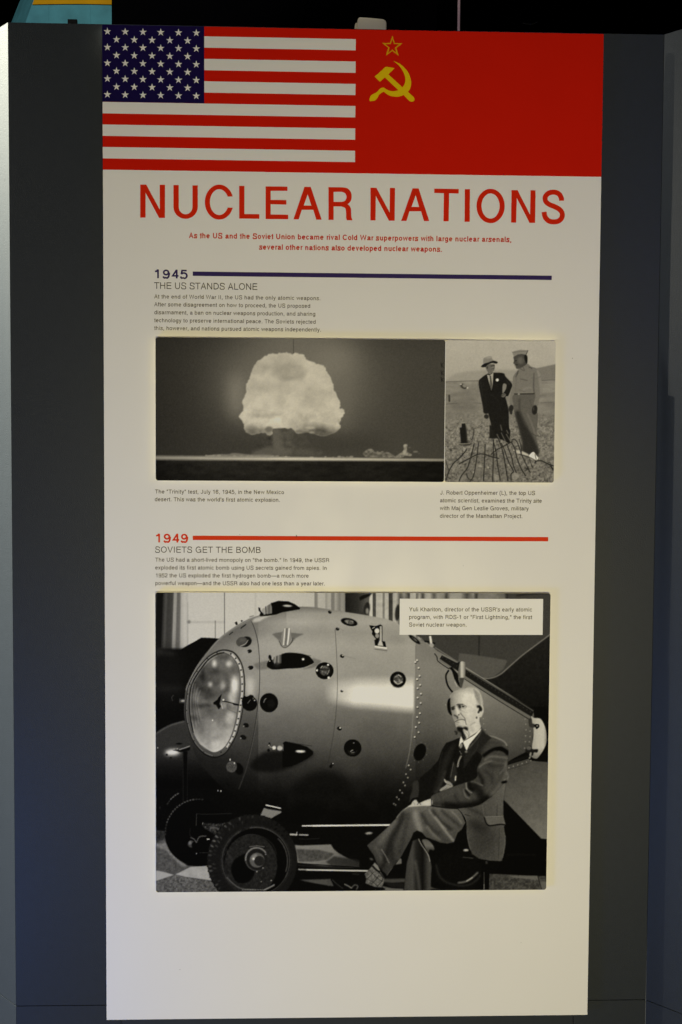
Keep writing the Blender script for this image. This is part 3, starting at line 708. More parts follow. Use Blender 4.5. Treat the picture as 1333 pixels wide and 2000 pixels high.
# --- the two men on the test site
def paint_site():
    C = Canvas(868, 662, 1088, 944, 150)
    U, V = Z(865, 660, 5.796), Z(865, 800, 5.796)
    C.a = np.interp(C.Y, [664, 700, 745], [164, 160, 152]) + 0 * C.X
    C.noise(2, 20, 2)
    C.poly(U([(20, 497), (120, 415), (250, 382), (480, 362), (860, 360), (1110, 350), (1110, 500), (20, 510)]), 138, blur=2, sm=False)
    C.poly(U([(1060, 345), (1150, 325), (1290, 293), (1290, 500), (1080, 490)]), 112, blur=.8, sm=False)
    g = C.poly(U([(20, 498), (400, 484), (800, 486), (1110, 480), (1290, 468), (1300, 2000), (0, 2000)]), lambda X, Y: np.interp(Y, [743, 790, 850, 940], [122, 116, 116, 104]), sm=False, blur=.5)
    C.line(U([(30, 497), (200, 490), (400, 485)]), 1.2, 70, alpha=.8)
    C.line(U([(1115, 482), (1285, 474)]), 1.4, 80, alpha=.8)
    far = g * np.clip((830 - C.Y) / 30, 0, 1); near = g * np.clip((C.Y - 800) / 40, 0, 1)
    C.a += far * fractal(C.h, C.w, 8, 4, 3, 3.0) * 9
    C.ell(908, 795, 30, 16, 96, alpha=.5, blur=8)
    C.ell(925, 770, 26, 6, 100, alpha=.5, blur=4)
    n = fractal(C.h, C.w, 5.5, 6, 2, 1.3); crack = np.clip(1 - np.abs(n) * 7, 0, 1)
    C.a -= near * gauss(crack, .5) * 50
    C.a += near * fractal(C.h, C.w, 3.2, 9, 2) * 20
    C.poly(V([(200, 640), (400, 500), (800, 560), (900, 700), (880, 820), (180, 820)]), 90, alpha=.35, blur=8)
    rng = random.Random(9)
    for k in range(60):
        x, y = V([(rng.uniform(180, 900), rng.uniform(420, 810))])[0]
        C.ell(x, y, rng.uniform(.8, 2.6), rng.uniform(.6, 1.7), rng.choice([165, 150, 60, 55, 70]), rot=rng.uniform(0, 180), alpha=.7, blur=.4)
    for x, y, rx, ry, v in ((610, 770, 36, 34, 140), (820, 755, 40, 40, 135), (215, 770, 45, 35, 125), (430, 640, 22, 14, 170), (745, 628, 12, 12, 180), (320, 465, 14, 8, 170), (110, 200, 30, 8, 90), (1170, 175, 30, 8, 75)):
        cx, cy = V([(x, y)])[0]; C.ell(cx, cy, rx / 5.8, ry / 5.8, v, alpha=.6, blur=1)
    # far wreck, post
    x, y = U([(235, 548)])[0]; C.ell(x, y, 7, 4.5, 60, rot=35, blur=.5); C.ell(x + 2, y - 1, 4, 3, 120, rot=35); C.ell(x + 8, y + 3, 1.6, 1.2, 190); C.ell(x - 5, y - 4, 2, 1.2, 175)
    C.line(U([(74, 652), (76, 715)]), 3.4, 55, blur=.5)
    C.line(U([(40, 750), (160, 740)]), 1.4, 75, alpha=.7, blur=.4); C.line(U([(350, 735), (440, 740)]), 1.2, 80, alpha=.7); C.line(U([(1110, 735), (1240, 728)]), 1.2, 80, alpha=.7)
    # stump
    C.ell(*V([(255, 388)])[0], 13, 4, 60, blur=.8); C.line(V([(180, 378), (220, 388), (310, 380)]), 1.4, 145, alpha=.8)
    C.poly(V([(193, 205), (215, 200), (215, 160), (255, 155), (262, 195), (275, 250), (285, 380), (208, 382)]), 30, sm=False, blur=.4)
    C.line(V([(265, 200), (278, 370)]), 1.6, 62, alpha=.8, blur=.4)
    C.line(V([(160, 440), (100, 445), (80, 470)]), 1.3, 60, alpha=.7)
    # man with hat, dark suit
    C.poly(V([(530, 180), (600, 170), (600, 330), (530, 325)]), 34, sm=False, blur=.4)
    C.poly(U([(502, 410), (590, 393), (690, 400), (715, 440), (785, 522), (770, 590), (742, 655), (712, 668), (730, 740), (748, 830), (752, 1000), (768, 1060), (760, 1150), (768, 1185), (740, 1190), (690, 1160), (600, 1130), (575, 1060), (548, 980), (520, 870), (503, 820), (480, 700), (450, 560)]), 30, blur=.4)
    C.poly(U([(500, 412), (430, 460), (408, 490), (412, 560), (430, 650), (455, 780), (465, 850), (515, 850), (505, 760), (495, 690), (520, 560), (520, 460)]), 32, blur=.4)
    C.ell(*U([(495, 890)])[0], 4.6, 4.4, 44, rot=20)
    C.poly(U([(688, 518), (722, 528), (715, 580), (680, 628), (678, 560)]), 116, blur=.4)
    C.ell(*U([(690, 650)])[0], 4.6, 3.6, 92, rot=-30, blur=.4); C.line(U([(665, 655), (700, 640)]), 1, 50)
    C.poly(U([(503, 415), (530, 425), (574, 392), (572, 430), (568, 520), (553, 600), (530, 520), (515, 470)]), 150, sm=False, blur=.4)
    C.poly(U([(530, 428), (548, 425), (562, 520), (553, 600), (538, 545)]), 78, sm=False, blur=.3)
    C.line(U([(590, 430), (580, 520), (555, 610)]), 1.1, 18); C.line(U([(500, 430), (530, 540), (550, 610)]), 1.1, 18)
    C.line(U([(540, 640), (620, 700), (660, 830)]), 1.1, 42, alpha=.6, blur=.5); C.line(U([(720, 480), (760, 530)]), 2, 48, alpha=.6, blur=.6); C.line(U([(430, 500), (450, 640)]), 2, 46, alpha=.6, blur=.6)
    C.ell(*U([(619, 476)])[0], 2.9, 2.9, 205, blur=.3)
    C.poly(U([(480, 308), (580, 296), (590, 330), (584, 365), (566, 385), (545, 410), (518, 408), (510, 385), (492, 350)]), 96, blur=.4)
    C.ell(*U([(566, 340)])[0], 2.2, 4.0, 108, blur=.6); C.line(U([(556, 350), (582, 348)]), 1, 46); C.line(U([(548, 318), (584, 314)]), 1.4, 42)
    C.ell(*U([(505, 335)])[0], 1.5, 2.6, 60)
    C.poly(U([(458, 250), (470, 226), (500, 215), (545, 207), (557, 230), (572, 262), (520, 285), (466, 295)]), 122, blur=.4)
    C.ell(*U([(520, 222)])[0], 6, 1.8, 140, rot=-8, blur=.6)
    C.poly(U([(434, 322), (470, 292), (520, 276), (575, 258), (624, 274), (608, 292), (560, 285), (510, 305), (482, 330), (448, 333)]), 30, blur=.3)
    # man in uniform
    C.poly(U([(855, 360), (905, 318), (960, 292), (1000, 322), (1060, 345), (1098, 400), (1118, 500), (1132, 600), (1095, 690), (1080, 765), (1028, 752), (1038, 630), (815, 632), (795, 750), (757, 745), (768, 640), (795, 520), (798, 440)]), 108, blur=.4)
    C.poly(U([(1065, 360), (1100, 400), (1120, 500), (1132, 600), (1105, 640), (1090, 500)]), 130, alpha=.7, blur=.8)
    C.line(U([(1035, 400), (1030, 560), (1042, 650)]), 2.2, 68, alpha=.7, blur=.7); C.line(U([(880, 465), (960, 482)]), 1.4, 70, alpha=.8, blur=.4); C.line(U([(855, 375), (830, 440), (850, 400)]), 2, 58, alpha=.8, blur=.6)
    C.line(U([(905, 318), (925, 370), (880, 350)]), 1.3, 72, alpha=.8); C.line(U([(900, 600), (960, 560), (1010, 575)]), 2.4, 138, alpha=.5, blur=1.2); C.line(U([(870, 590), (930, 610)]), 2, 86, alpha=.7, blur=.8)
    C.line(U([(840, 420), (820, 600)]), 2, 96, alpha=.6, blur=1); C.line(U([(980, 330), (1010, 345)]), 2, 60, alpha=.7, blur=.5); C.line(U([(1045, 470), (1110, 440)]), 2, 92, alpha=.5, blur=.8)
    C.poly(U([(808, 640), (1035, 640), (1032, 760), (1078, 860), (1075, 960), (1062, 1110), (1080, 1230), (1092, 1300), (1055, 1330), (900, 1280), (905, 1180), (860, 1020), (815, 860), (800, 760)]), 86, blur=.4)
    C.poly(U([(820, 850), (870, 830), (930, 960), (1000, 1080), (1060, 1200), (1092, 1300), (1050, 1330), (910, 1290), (900, 1180), (860, 1010)]), 44, blur=2.0)
    C.line(U([(870, 690), (880, 850), (960, 1010)]), 3.4, 60, alpha=.7, blur=1.2); C.line(U([(960, 860), (1020, 1000), (1050, 1100)]), 2.4, 118, alpha=.6, blur=1); C.line(U([(900, 780), (1000, 800)]), 1.3, 74, alpha=.6, blur=.6)
    C.line(U([(990, 700), (1010, 780)]), 1.6, 72, alpha=.6, blur=.7); C.line(U([(1010, 1080), (1060, 1110)]), 1.3, 60, alpha=.8)
    C.line(U([(815, 634), (1036, 632)]), 2.2, 46); C.ell(*U([(862, 636)])[0], 2.2, 1.8, 128)
    C.ell(*U([(1042, 815)])[0], 5.4, 9.5, 38, rot=8, blur=.4); C.ell(*U([(1030, 800)])[0], 1.2, 4, 62, blur=.4)
    C.ell(*U([(775, 800)])[0], 4.6, 7.4, 40, rot=10, blur=.4); C.ell(*U([(775, 845)])[0], 2.6, 4, 46)
    C.poly(U([(806, 205), (880, 180), (950, 195), (958, 250), (955, 292), (910, 325), (862, 350), (832, 345), (826, 318), (818, 300), (800, 286), (808, 262)]), 68, blur=.4)
    C.ell(*U([(880, 255)])[0], 7, 7, 98, alpha=.8, blur=1.8); C.line(U([(812, 290), (835, 330), (870, 335)]), 2.4, 84, alpha=.6, blur=.9); C.line(U([(812, 262), (840, 256)]), 1.1, 28); C.ell(*U([(905, 255)])[0], 1.6, 2.8, 84); C.line(U([(822, 305), (845, 304)]), 1, 26)
    C.poly(U([(930, 190), (958, 205), (960, 270), (945, 290), (925, 230)]), 28, blur=.5)
    C.poly(U([(786, 160), (830, 145), (880, 134), (966, 142), (946, 192), (900, 180), (850, 188), (806, 212)]), 120, sm=False, blur=.4)
    C.line(U([(790, 162), (870, 156), (962, 144)]), 1, 92, alpha=.8); C.line(U([(945, 190), (965, 144)]), 1.4, 62)
    # shoes
    C.poly(V([(978, 525), (1000, 495), (1030, 480), (1060, 520), (1084, 548), (1055, 578), (1000, 560)]), 208, blur=.4); C.line(V([(1045, 510), (1060, 565)]), 1.3, 60)
    C.poly(V([(830, 468), (870, 462), (920, 480), (975, 512), (960, 525), (880, 505), (838, 490)]), 165, blur=.6); C.line(V([(800, 458), (840, 470)]), 2, 160)
    C.line(V([(870, 505), (980, 540), (1060, 582)]), 2.2, 40, alpha=.8, blur=.5)
    # bent reinforcing rods
    for p, wd in (([(38, 795), (75, 690), (130, 600), (200, 540), (270, 455)], 2.6), ([(185, 812), (215, 745), (280, 660), (318, 540), (357, 385)], 2.4), ([(310, 812), (350, 750), (375, 620), (392, 500), (405, 380)], 2.2),
                  ([(463, 805), (472, 600), (482, 395)], 2.4), ([(566, 812), (572, 600), (575, 340)], 2.3), ([(652, 800), (625, 640), (608, 500), (580, 380)], 2.3), ([(738, 805), (712, 640), (680, 470), (615, 280)], 2.6),
                  ([(775, 800), (775, 730), (800, 695), (745, 590), (700, 460), (665, 380)], 2.4), ([(832, 712), (800, 630), (785, 550), (740, 430), (722, 385)], 2.3), ([(940, 748), (890, 670), (845, 560), (815, 440), (780, 370)], 2.4),
                  ([(990, 712), (940, 610), (895, 510), (850, 385), (815, 335), (785, 345)], 2.2), ([(888, 505), (890, 430), (865, 335)], 1.8), ([(1022, 658), (1000, 610), (984, 565)], 1.6),
                  ([(185, 615), (290, 560), (400, 505), (480, 508), (560, 535), (637, 552)], 2.5), ([(548, 505), (620, 450), (700, 410), (785, 362)], 2.4), ([(1045, 605), (1060, 582), (1120, 580), (1180, 610), (1252, 636)], 2.8),
                  ([(355, 235), (345, 300), (332, 340)], 1.7), ([(35, 570), (50, 640), (70, 690)], 1.6), ([(1225, 640), (1252, 680)], 3.5), ([(930, 660), (960, 670), (990, 705)], 1.8), ([(270, 725), (290, 780), (340, 800)], 2)):
        C.line(V([(x + 3, y + 4) for x, y in p]), wd * .8, 78, alpha=.5, blur=.6); C.line(V(p), wd * .78, 34, alpha=.9)
    for p in ([(615, 280), (650, 350)], [(665, 265), (715, 370)], [(655, 175), (670, 235)], [(725, 235), (742, 270)], [(722, 280), (760, 345)]): C.line(V(p), 1.5, 95, alpha=.9)
    C.noise(4.5, 1.5, 22, octaves=2)
    C.a = np.clip((C.a - 8) * 1.03, 4, 220)
    return C
# --- the bomb and the seated man
def paint_bomb():
    C = Canvas(303, 1156, 1078, 1743, 11)
    A, B, Cc, D = Z(300, 1150, 6.665), Z(480, 1150, 6.665), Z(660, 1150, 6.665), Z(840, 1220, 5.554)
    E_, F, G, H = Z(300, 1340, 6.665), Z(300, 1540, 6.665), Z(480, 1540, 6.665), Z(480, 1340, 6.665)
    I, J, K, L, M, N = Z(860, 1320, 13.33), Z(780, 1400, 5.554), Z(640, 1560, 6.06), Z(840, 1560, 5.554), Z(660, 1340, 8.33), Z(960, 1380, 7.69)
    pt = lambda f, x, y: f([(x, y)])[0]
    # room behind, top
    prof = [(300, 22), (304, 30), (306, 62), (308, 20), (318, 22), (320, 48), (325, 80), (329, 60), (337, 66), (339.5, 90), (341, 150), (345, 148), (347.5, 96), (352, 104), (355, 170), (362, 186), (366, 176), (369, 190), (430, 190), (437.8, 190), (438.2, 110), (439.4, 110), (440, 190),
            (497, 190), (499, 178), (503, 190), (560, 184), (614, 180), (615.5, 120), (620, 130), (622, 172), (635, 168), (637, 140), (641, 160), (646, 164), (648, 120), (652, 118), (656, 158), (659, 140), (664, 118), (668, 140), (674, 128), (675.5, 30), (700, 44), (712, 60),
            (721, 92), (722.5, 185), (727.5, 185), (729, 66), (734, 70), (735.5, 168), (747, 175), (748.5, 120), (751, 120), (753, 176), (759, 170), (760.5, 56), (767, 66), (768, 160), (774, 172), (776, 150), (782, 80), (790, 130), (800, 60), (802, 165), (812, 172), (814, 90), (820, 160), (826, 70),
            (832, 150), (840, 165), (848, 90), (856, 150), (868, 120), (872, 60), (880, 140), (900, 150), (912, 70), (925, 130), (931, 50), (935, 110), (960, 120), (985, 100), (990, 45), (1000, 62), (1078, 60)]
    ph = [a for a, _ in prof]; pv = [b for _, b in prof]
    slant = C.X + (C.Y - 1157) * 0.035 * np.clip((360 - C.X) / 20, 0, 1)
    bg = np.interp(slant, ph, pv)
    top = np.clip((1270 - C.Y) / 6, 0, 1)
    C.a = C.a * (1 - top) + bg * top
    C.noise(7, 7, 31, mask=top * (C.X > 715) * (C.X < 990), octaves=2)
    m = gauss(top * ((C.X > 420) & (C.X < 421.8) & (C.Y > 1212)), .4); C.a -= m * 60
    m = gauss(top * ((C.X > 366.5) & (C.X < 368.5) & (C.Y > 1176)), .5); C.a -= m * 35
    m = gauss(top * ((C.X > 366) & (C.X < 439) & (np.abs(C.Y - 1215) < 2.5)), 1.2); C.a -= m * 16
    C.ell(369.5, 1214.5, 3.4, 3.4, 125, blur=1)
    C.poly(Cc([(105, 40), (450, 45), (420, 100), (300, 330), (200, 320), (105, 300)]), lambda X, Y: np.interp(X, [675, 700, 722], [28, 48, 92]), sm=False, blur=.8)
    C.poly(Cc([(280, 110), (330, 80), (450, 55), (410, 95), (290, 155)]), 18, sm=False, blur=.8)
    C.ell(*pt(Cc, 380, 260), 6, 13, 38, rot=8, blur=.9); C.ell(*pt(Cc, 385, 290), 3, 6, 130, blur=1)
    C.ell(*pt(Cc, 780, 310), 5, 16, 42, rot=5, blur=1)
    # dark left side
    C.poly(A([(0, 770), (130, 790), (240, 815), (300, 828), (430, 745), (540, 685), (622, 636), (730, 638), (860, 648), (1000, 900), (1333, 1333), (0, 1400)]), 12, sm=False, blur=.4)
    C.poly(A([(30, 772), (130, 790), (290, 835), (250, 870), (120, 860), (30, 880)]), 48, blur=3.5, alpha=.9)
    C.ell(330, 1322, 34, 60, 26, alpha=.6, blur=14); C.ell(330, 1345, 30, 6, 38, alpha=.7, blur=5)
    C.ell(*pt(E_, 390, 195), 8, 4, 62, blur=1.2); C.ell(*pt(E_, 385, 192), 4.2, 1.8, 165, blur=.9); C.line(E_([(262, 120), (240, 150), (250, 190)]), 1.4, 70, alpha=.8); C.line(E_([(345, 165), (345, 215)]), 1.5, 75)
    # second casing lower left
    m = C.poly(E_([(20, 632), (120, 560), (240, 500), (330, 470), (430, 452), (520, 700), (700, 1100), (900, 1333), (20, 1333)]), lambda X, Y: np.interp(Y, [1405, 1425, 1450, 1475, 1500, 1530], [58, 50, 50, 42, 22, 8]), sm=False, blur=.6)
    C.line(E_([(35, 618), (120, 562), (240, 503), (400, 458)]), 2.8, 96, alpha=.8, blur=1)
    C.ell(*pt(E_, 250, 862), 15, 5.5, 225, rot=-4, blur=4.0); C.ell(*pt(E_, 250, 860), 12, 3.4, 215, rot=-4, blur=2)
    for x, y in ((175, 893), (228, 932), (335, 750)): C.ell(*pt(E_, x, y), 2.2 + (x == 335) * 4, 1.8, 14, blur=.5)
    C.ell(*pt(E_, 55, 803), 1.4, 1.4, 150, blur=.4)
    C.poly(E_([(385, 850), (445, 850), (450, 1400), (388, 1400)]), 9, sm=False); C.line(E_([(387, 850), (388, 1500)]), 1, 42, alpha=.8); C.line(E_([(443, 880), (442, 1500)]), 1, 36, alpha=.8)
    C.poly(E_([(260, 830), (330, 825), (380, 815), (470, 785), (475, 830), (420, 850), (345, 860), (300, 845)]), 12, blur=.5)
    C.line(E_([(338, 828), (400, 808), (472, 782)]), 1.7, 165, alpha=.9, blur=.4); C.line(E_([(262, 832), (310, 838)]), 2.2, 60); C.ell(*pt(E_, 268, 825), 1, 1, 190); C.ell(*pt(E_, 312, 816), 1, 1, 170)
    # dark right side
    C.poly([(780, 1215), (1080, 1168), (1080, 1745), (1030, 1420), (860, 1275)], lambda X, Y: 60 + (Y < 1225) * 2 + 0 * X, sm=False, blur=.5)
    C.poly([(993, 1157), (1080, 1157), (1080, 1240), (993, 1240)], 62, sm=False); C.line([(1010, 1163), (1040, 1160), (1078, 1158)], 3, 30, alpha=.8, blur=1)
    C.poly(D([(320, 308), (560, 340), (700, 362), (840, 388), (800, 480), (700, 560), (600, 580), (300, 440)]), 84, sm=False, blur=.9, alpha=.9)
    C.line(D([(535, 118), (533, 330)]), 2.6, 38, blur=.8)
    m = C.poly(D([(1340, 95), (1180, 205), (1000, 340), (860, 462), (780, 532), (700, 574), (620, 590), (545, 575), (560, 700), (1100, 1000), (1340, 1100)]), lambda X, Y: np.interp(Y, [1260, 1330, 1400], [32, 26, 15]), sm=False, blur=.5)
    C.noise(3, 5, 40, mask=m)
    C.line(D([(1310, 102), (1180, 200), (1000, 335), (860, 458), (780, 528), (700, 570), (620, 585), (560, 575), (510, 550)]), 2.4, 112, alpha=.9, blur=.5)
    C.poly([(1035, 1380), (1080, 1380), (1080, 1520), (1035, 1520)], 12, sm=False)
    # body
    body = [(495, 1205.5), (532, 1195), (560, 1188.5), (585, 1185), (615, 1186), (645, 1190.5), (680, 1196), (712, 1201), (750, 1208), (769, 1214), (781, 1220.5), (810, 1241.5), (826, 1252), (846, 1264), (858, 1273), (894, 1293), (939, 1321), (984, 1349), (1020, 1372), (1041, 1388),
            (1043, 1410), (1041, 1440), (1037, 1462), (991, 1489), (930, 1540), (840, 1575), (780, 1600), (720, 1612), (640, 1616), (560, 1606), (490, 1580), (450, 1552), (427, 1531), (405, 1508), (390, 1489), (375, 1457), (363, 1412), (360, 1388), (363, 1348), (368, 1333), (379.5, 1310.5),
            (390, 1294), (405, 1274.5), (420, 1255), (438.8, 1238.5), (465, 1220.5), (480, 1212)]
    def tone(X, Y):
        mid = np.interp(Y, [1185, 1198, 1215, 1235, 1262, 1300, 1340, 1375, 1400, 1430, 1460, 1490, 1520, 1550, 1590], [98, 136, 144, 132, 142, 136, 132, 108, 96, 84, 68, 50, 30, 14, 7])
        t = mid + 0.0
        t = np.where(X < 505, t * np.interp(Y, [1250, 1330, 1400, 1480, 1560], [.92, .98, .78, .72, .9]), t)          # nose section
        shade = np.clip((np.hypot((X - 640) / 290, (Y - 1385) / 235) - .72) * 1.2, 0, .3)
        t = t * (1 - np.where(X < 560, shade, 0))
        cone = np.interp(Y - (X - 810) * .10, [1235, 1290, 1340, 1390, 1430, 1470, 1500, 1560], [112, 116, 112, 92, 74, 52, 34, 12]) * np.interp(X, [810, 860, 920, 1000, 1045], [.98, .96, 1.08, .95, .82])
        t = np.where(X > 812, cone, t)
        t = t + 8 * np.exp(-((X - 600) / 70) ** 2) * np.exp(-((Y - 1262) / 25) ** 2) + 9 * np.exp(-((X - 575) / 40) ** 2) * np.exp(-((Y - 1215) / 10) ** 2)
        return t
    mbody = C.poly(body, lambda X, Y: tone(X, Y) * 1.05 + 3, blur=.5)
    C.line([(495, 1206), (440, 1239), (405, 1275), (380, 1311), (364, 1347)], 2.2, 140, alpha=.75, blur=.7)
    # long highlight
    hm = np.clip((C.X - 634) / 60, 0, 1) ** .7 * (C.X < 809.5) * np.clip((C.Y - (1318 + np.clip(700 - C.X, 0, 80) * .16)) / 24, 0, 1) * np.clip((1379 + (C.X - 660) * .085 - np.clip(690 - C.X, 0, 80) * .14 + 5 - C.Y) / 17, 0, 1)
    hm = gauss(hm, 1.6) * (C.X < 809.8) * mbody
    C.a = C.a * (1 - hm) + 212 * hm
    C.ell(660, 1352, 14, 20, 190, alpha=.6, blur=9)
    C.ell(590, 1352, 60, 30, 140, alpha=.25, blur=18)
    C.ell(489, 1345, 7, 24, 205, alpha=.85, blur=6); C.ell(528, 1402, 26, 12, 102, alpha=.3, blur=8); C.ell(690, 1503, 16, 12, 70, alpha=.5, blur=8)
    C.ell(745, 1440, 60, 40, 72, alpha=.35, blur=16)
    C.a += mbody * fractal(C.h, C.w, 30, 33, 3) * 3
    C.line([(809, 1300), (809.6, 1340), (810, 1385), (807, 1400), (805, 1430), (800, 1470), (793, 1500)], 1.6, 150, alpha=.45, blur=.6)
    C.line([(812, 1262), (812, 1330), (813, 1390), (809, 1430)], 1.2, 92, alpha=.5, blur=.5)
    seam = [(492, 1214), (499, 1232), (505, 1260), (507.5, 1300), (507.2, 1345), (504, 1378), (498, 1422), (489, 1467), (478, 1509), (466, 1541)]
    C.line(seam, 1.4, 42, alpha=.85); C.line([(x + 1.4, y) for x, y in seam], .9, 150, alpha=.3)
    C.line([(655, 1230), (658, 1280), (659.5, 1330), (658.5, 1368), (654, 1418), (645, 1472), (637, 1504)], 1.1, 46, alpha=.6)
    C.poly(H([(1050, 1100), (1200, 1140), (1333, 1260), (1333, 1400), (600, 1400), (760, 1200), (900, 1130)]), 12, alpha=.7, blur=6)
    # rivets
    for x, y in ((818, 1304.5), (815, 1289.5), (811.5, 1293), (820, 1320), (815, 1326.5), (821, 1337.5), (816, 1344), (822.6, 1355), (816, 1362.5), (822, 1373), (815.7, 1381), (820.5, 1393), (815, 1400.6), (819, 1411.4), (812.5, 1419.8), (818, 1430), (810.3, 1439.4),
                 (798.7, 1494.8), (802.5, 1503), (793.5, 1512), (797, 1519), (788.5, 1528), (791.5, 1534), (781.5, 1543.5), (786, 1548.6), (775.5, 1557), (779.4, 1561), (769.5, 1569.6), (773, 1572)):
        k = np.interp(y, [1300, 1450, 1580], [1, .85, .4])
        C.ell(x + .8, y + 1.8, 1.9, 1.9, 30, alpha=.75, blur=.4); C.ell(x, y, 1.7, 1.7, 205 * k, blur=.3)
    # window in the nose
    outer = [(441, 1268.5), (459, 1274.5), (472.5, 1294), (478.5, 1321), (479, 1350), (476, 1380), (471, 1407.5), (462, 1437.5), (447, 1464.5), (435, 1476), (417, 1480.5), (397.5, 1472), (378, 1449.5), (365.5, 1415), (362.5, 1388), (365, 1355), (369.5, 1335), (384, 1309), (405, 1283.5), (424.5, 1271.5)]
    inner = [(438, 1274.5), (450, 1280.5), (462, 1294), (468, 1312), (469.5, 1350), (464.5, 1385), (459, 1415), (450, 1442), (438, 1460), (423, 1469), (411, 1467.5), (393, 1455.5), (378, 1430), (372, 1400), (370.5, 1370), (375, 1337.5), (390, 1310.5), (408, 1288), (424.5, 1277.5)]
    m1 = C.poly(outer, 22, blur=.4)
    cxw, cyw = 420, 1374
    sh = lambda pts, k: [(cxw + (x - cxw) * k, cyw + (y - cyw) * k) for x, y in pts]
    C.poly(sh(outer, .975), lambda X, Y: np.interp(Y, [1270, 1300, 1440, 1480], [128, 120, 92, 62]) * np.interp(X, [362, 385, 440, 480], [.75, .9, 1.1, 1.0]), blur=.4)
    cen = [((a[0] + b[0]) / 2, (a[1] + b[1]) / 2) for a, b in zip(sh(outer, .975)[:10], inner[:10])]
    cs = spline(cen, 12)
    C.line(cen[1:9], 3.6, 198, alpha=.85, blur=.4); C.line(sh(outer, .985)[1:9], 1.4, 24, alpha=.8)
    acc = 0; last = cs[0]
    for p in cs[1:]:
        acc += math.hypot(p[0] - last[0], p[1] - last[1]); last = p
        if acc > 12: acc = 0; C.ell(*p, 1.5, 1.5, 28, blur=.3)
    C.line(sh(outer, .96)[10:20], 1.4, 150, alpha=.5, blur=.5)
    for p in sh(outer, .965)[10:20]: C.ell(*p, 1.1, 1.1, 35)
    mw = C.poly(inner, lambda X, Y: np.interp(Y, [1276, 1300, 1350, 1385, 1420, 1468], [92, 96, 88, 104, 128, 158]) * np.interp(X, [370, 385, 420, 465], [.74, .95, 1.0, 1.12]), blur=.4)
    C.line(inner[12:] + inner[:1], 2.4, 20, alpha=.85); C.line(sh(inner, .965)[12:], 1.6, 165, alpha=.55, blur=.6); C.line(inner[:12], 1.2, 60, alpha=.7)
    for f, x, y, rx, ry, v, rot, al in ((A, 795, 970, 4.5, 9, 200, 20, .85), (A, 985, 975, 7, 7, 195, 20, .75), (A, 1040, 900, 6, 5, 160, 40, .5), (A, 740, 1245, 4.5, 6, 190, 0, .8), (A, 905, 1250, 6, 9, 172, 10, .7), (A, 1060, 1260, 8, 20, 196, 5, .85), (A, 640, 1120, 6, 18, 58, 20, .7),
                                      (A, 830, 1110, 16, 9, 78, 0, .6), (A, 600, 1300, 10, 14, 70, 0, .6), (E_, 560, 130, 8, 14, 125, 0, .5), (E_, 720, 100, 10, 12, 66, 0, .7), (E_, 640, 250, 22, 3, 58, 0, .7), (E_, 530, 410, 8, 6, 62, 0, .7),
                                      (E_, 720, 500, 20, 12, 135, 0, .5), (E_, 1000, 420, 9, 14, 165, 15, .7), (E_, 900, 620, 14, 10, 140, 0, .5), (E_, 860, 760, 16, 10, 172, 0, .6), (E_, 600, 560, 10, 14, 96, 0, .5), (E_, 1030, 150, 9, 16, 190, 0, .7), (E_, 920, 250, 6, 8, 158, 0, .6), (A, 900, 890, 14, 4, 70, 10, .6)):
        mm = gauss(np.clip(1.4 * (1 - np.hypot((C.X - pt(f, x, y)[0]) / rx, (C.Y - pt(f, x, y)[1]) / ry)) + .3, 0, 1), 2.2) * al * mw
        C.a = C.a * (1 - mm) + v * mm
    C.a += mw * fractal(C.h, C.w, 12, 35, 3) * 9; C.a += mw * (C.a - 108) * .28; C.a += mw * fractal(C.h, C.w, 26, 36, 2) * 9
    for q in range(7): C.line([(377 + q * 2.5, 1330 + q * 3), (374 + q * 2, 1370), (379 + q * 2.4, 1425 - q * 3)], 1.2, 46 if q % 2 else 165, alpha=.4, blur=.9)
    C.poly(E_([(890, 103), (850, 145), (830, 180), (778, 215), (785, 240), (815, 245), (850, 303), (885, 262), (862, 235), (875, 180)]), 12, sm=False, blur=.4)
    C.line(E_([(905, 195), (960, 205), (1100, 242)]), 2.1, 16, alpha=.95); C.line(E_([(1050, 235), (1105, 245)]), 3.2, 14); C.ell(*pt(E_, 912, 180), 1.8, 1.8, 225); C.line(E_([(885, 230), (900, 290)]), 1.6, 190, alpha=.8); C.line(E_([(960, 240), (975, 300), (1080, 350)]), 1.4, 80, alpha=.6, blur=.5)
    C.ell(*pt(E_, 770, 445), 1, 1.6, 225)
    # nose fittings
    C.ell(480, 1253.5, 12.5, 10, 24, rot=-25, blur=.4); C.ell(472.5, 1253.5, 11.2, 9.4, 74, rot=-25, blur=.4); C.line(A([(1130, 748), (1200, 715), (1232, 668)]), 1.2, 175, alpha=.9); C.ell(*pt(A, 1160, 670), 5, 3, 92, alpha=.7, blur=1.2)
    for x, y, rx, ry, rot in ((487.8, 1272, 4.6, 3.4, -15), (490, 1304, 5.4, 4, -10), (481, 1416.5, 5.6, 4.4, 15), (475.7, 1440, 6.2, 4.4, 25)):
        C.ell(x, y, rx, ry, 18, rot=rot, blur=.3); C.ell(x - rx * .8, y + ry * .4, 1.5, 1.3, 160, alpha=.8, blur=.3)
    C.line(A([(1140, 512), (1202, 466)]), 2, 28); C.line(A([(988, 597), (1032, 565)]), 1.6, 28)
    C.poly(A([(1058, 440), (1085, 424), (1102, 462), (1078, 475)]), 16, sm=False); C.poly(A([(1140, 405), (1168, 415), (1145, 436)]), 20, sm=False); C.line(A([(1255, 365), (1300, 352)]), 2, 95, alpha=.7)
    C.ell(*pt(E_, 1112, 1078), 8.5, 12, 9, rot=-20, blur=.8); C.ell(*pt(E_, 1018, 1050), 10.4, 11, 76, blur=.4)
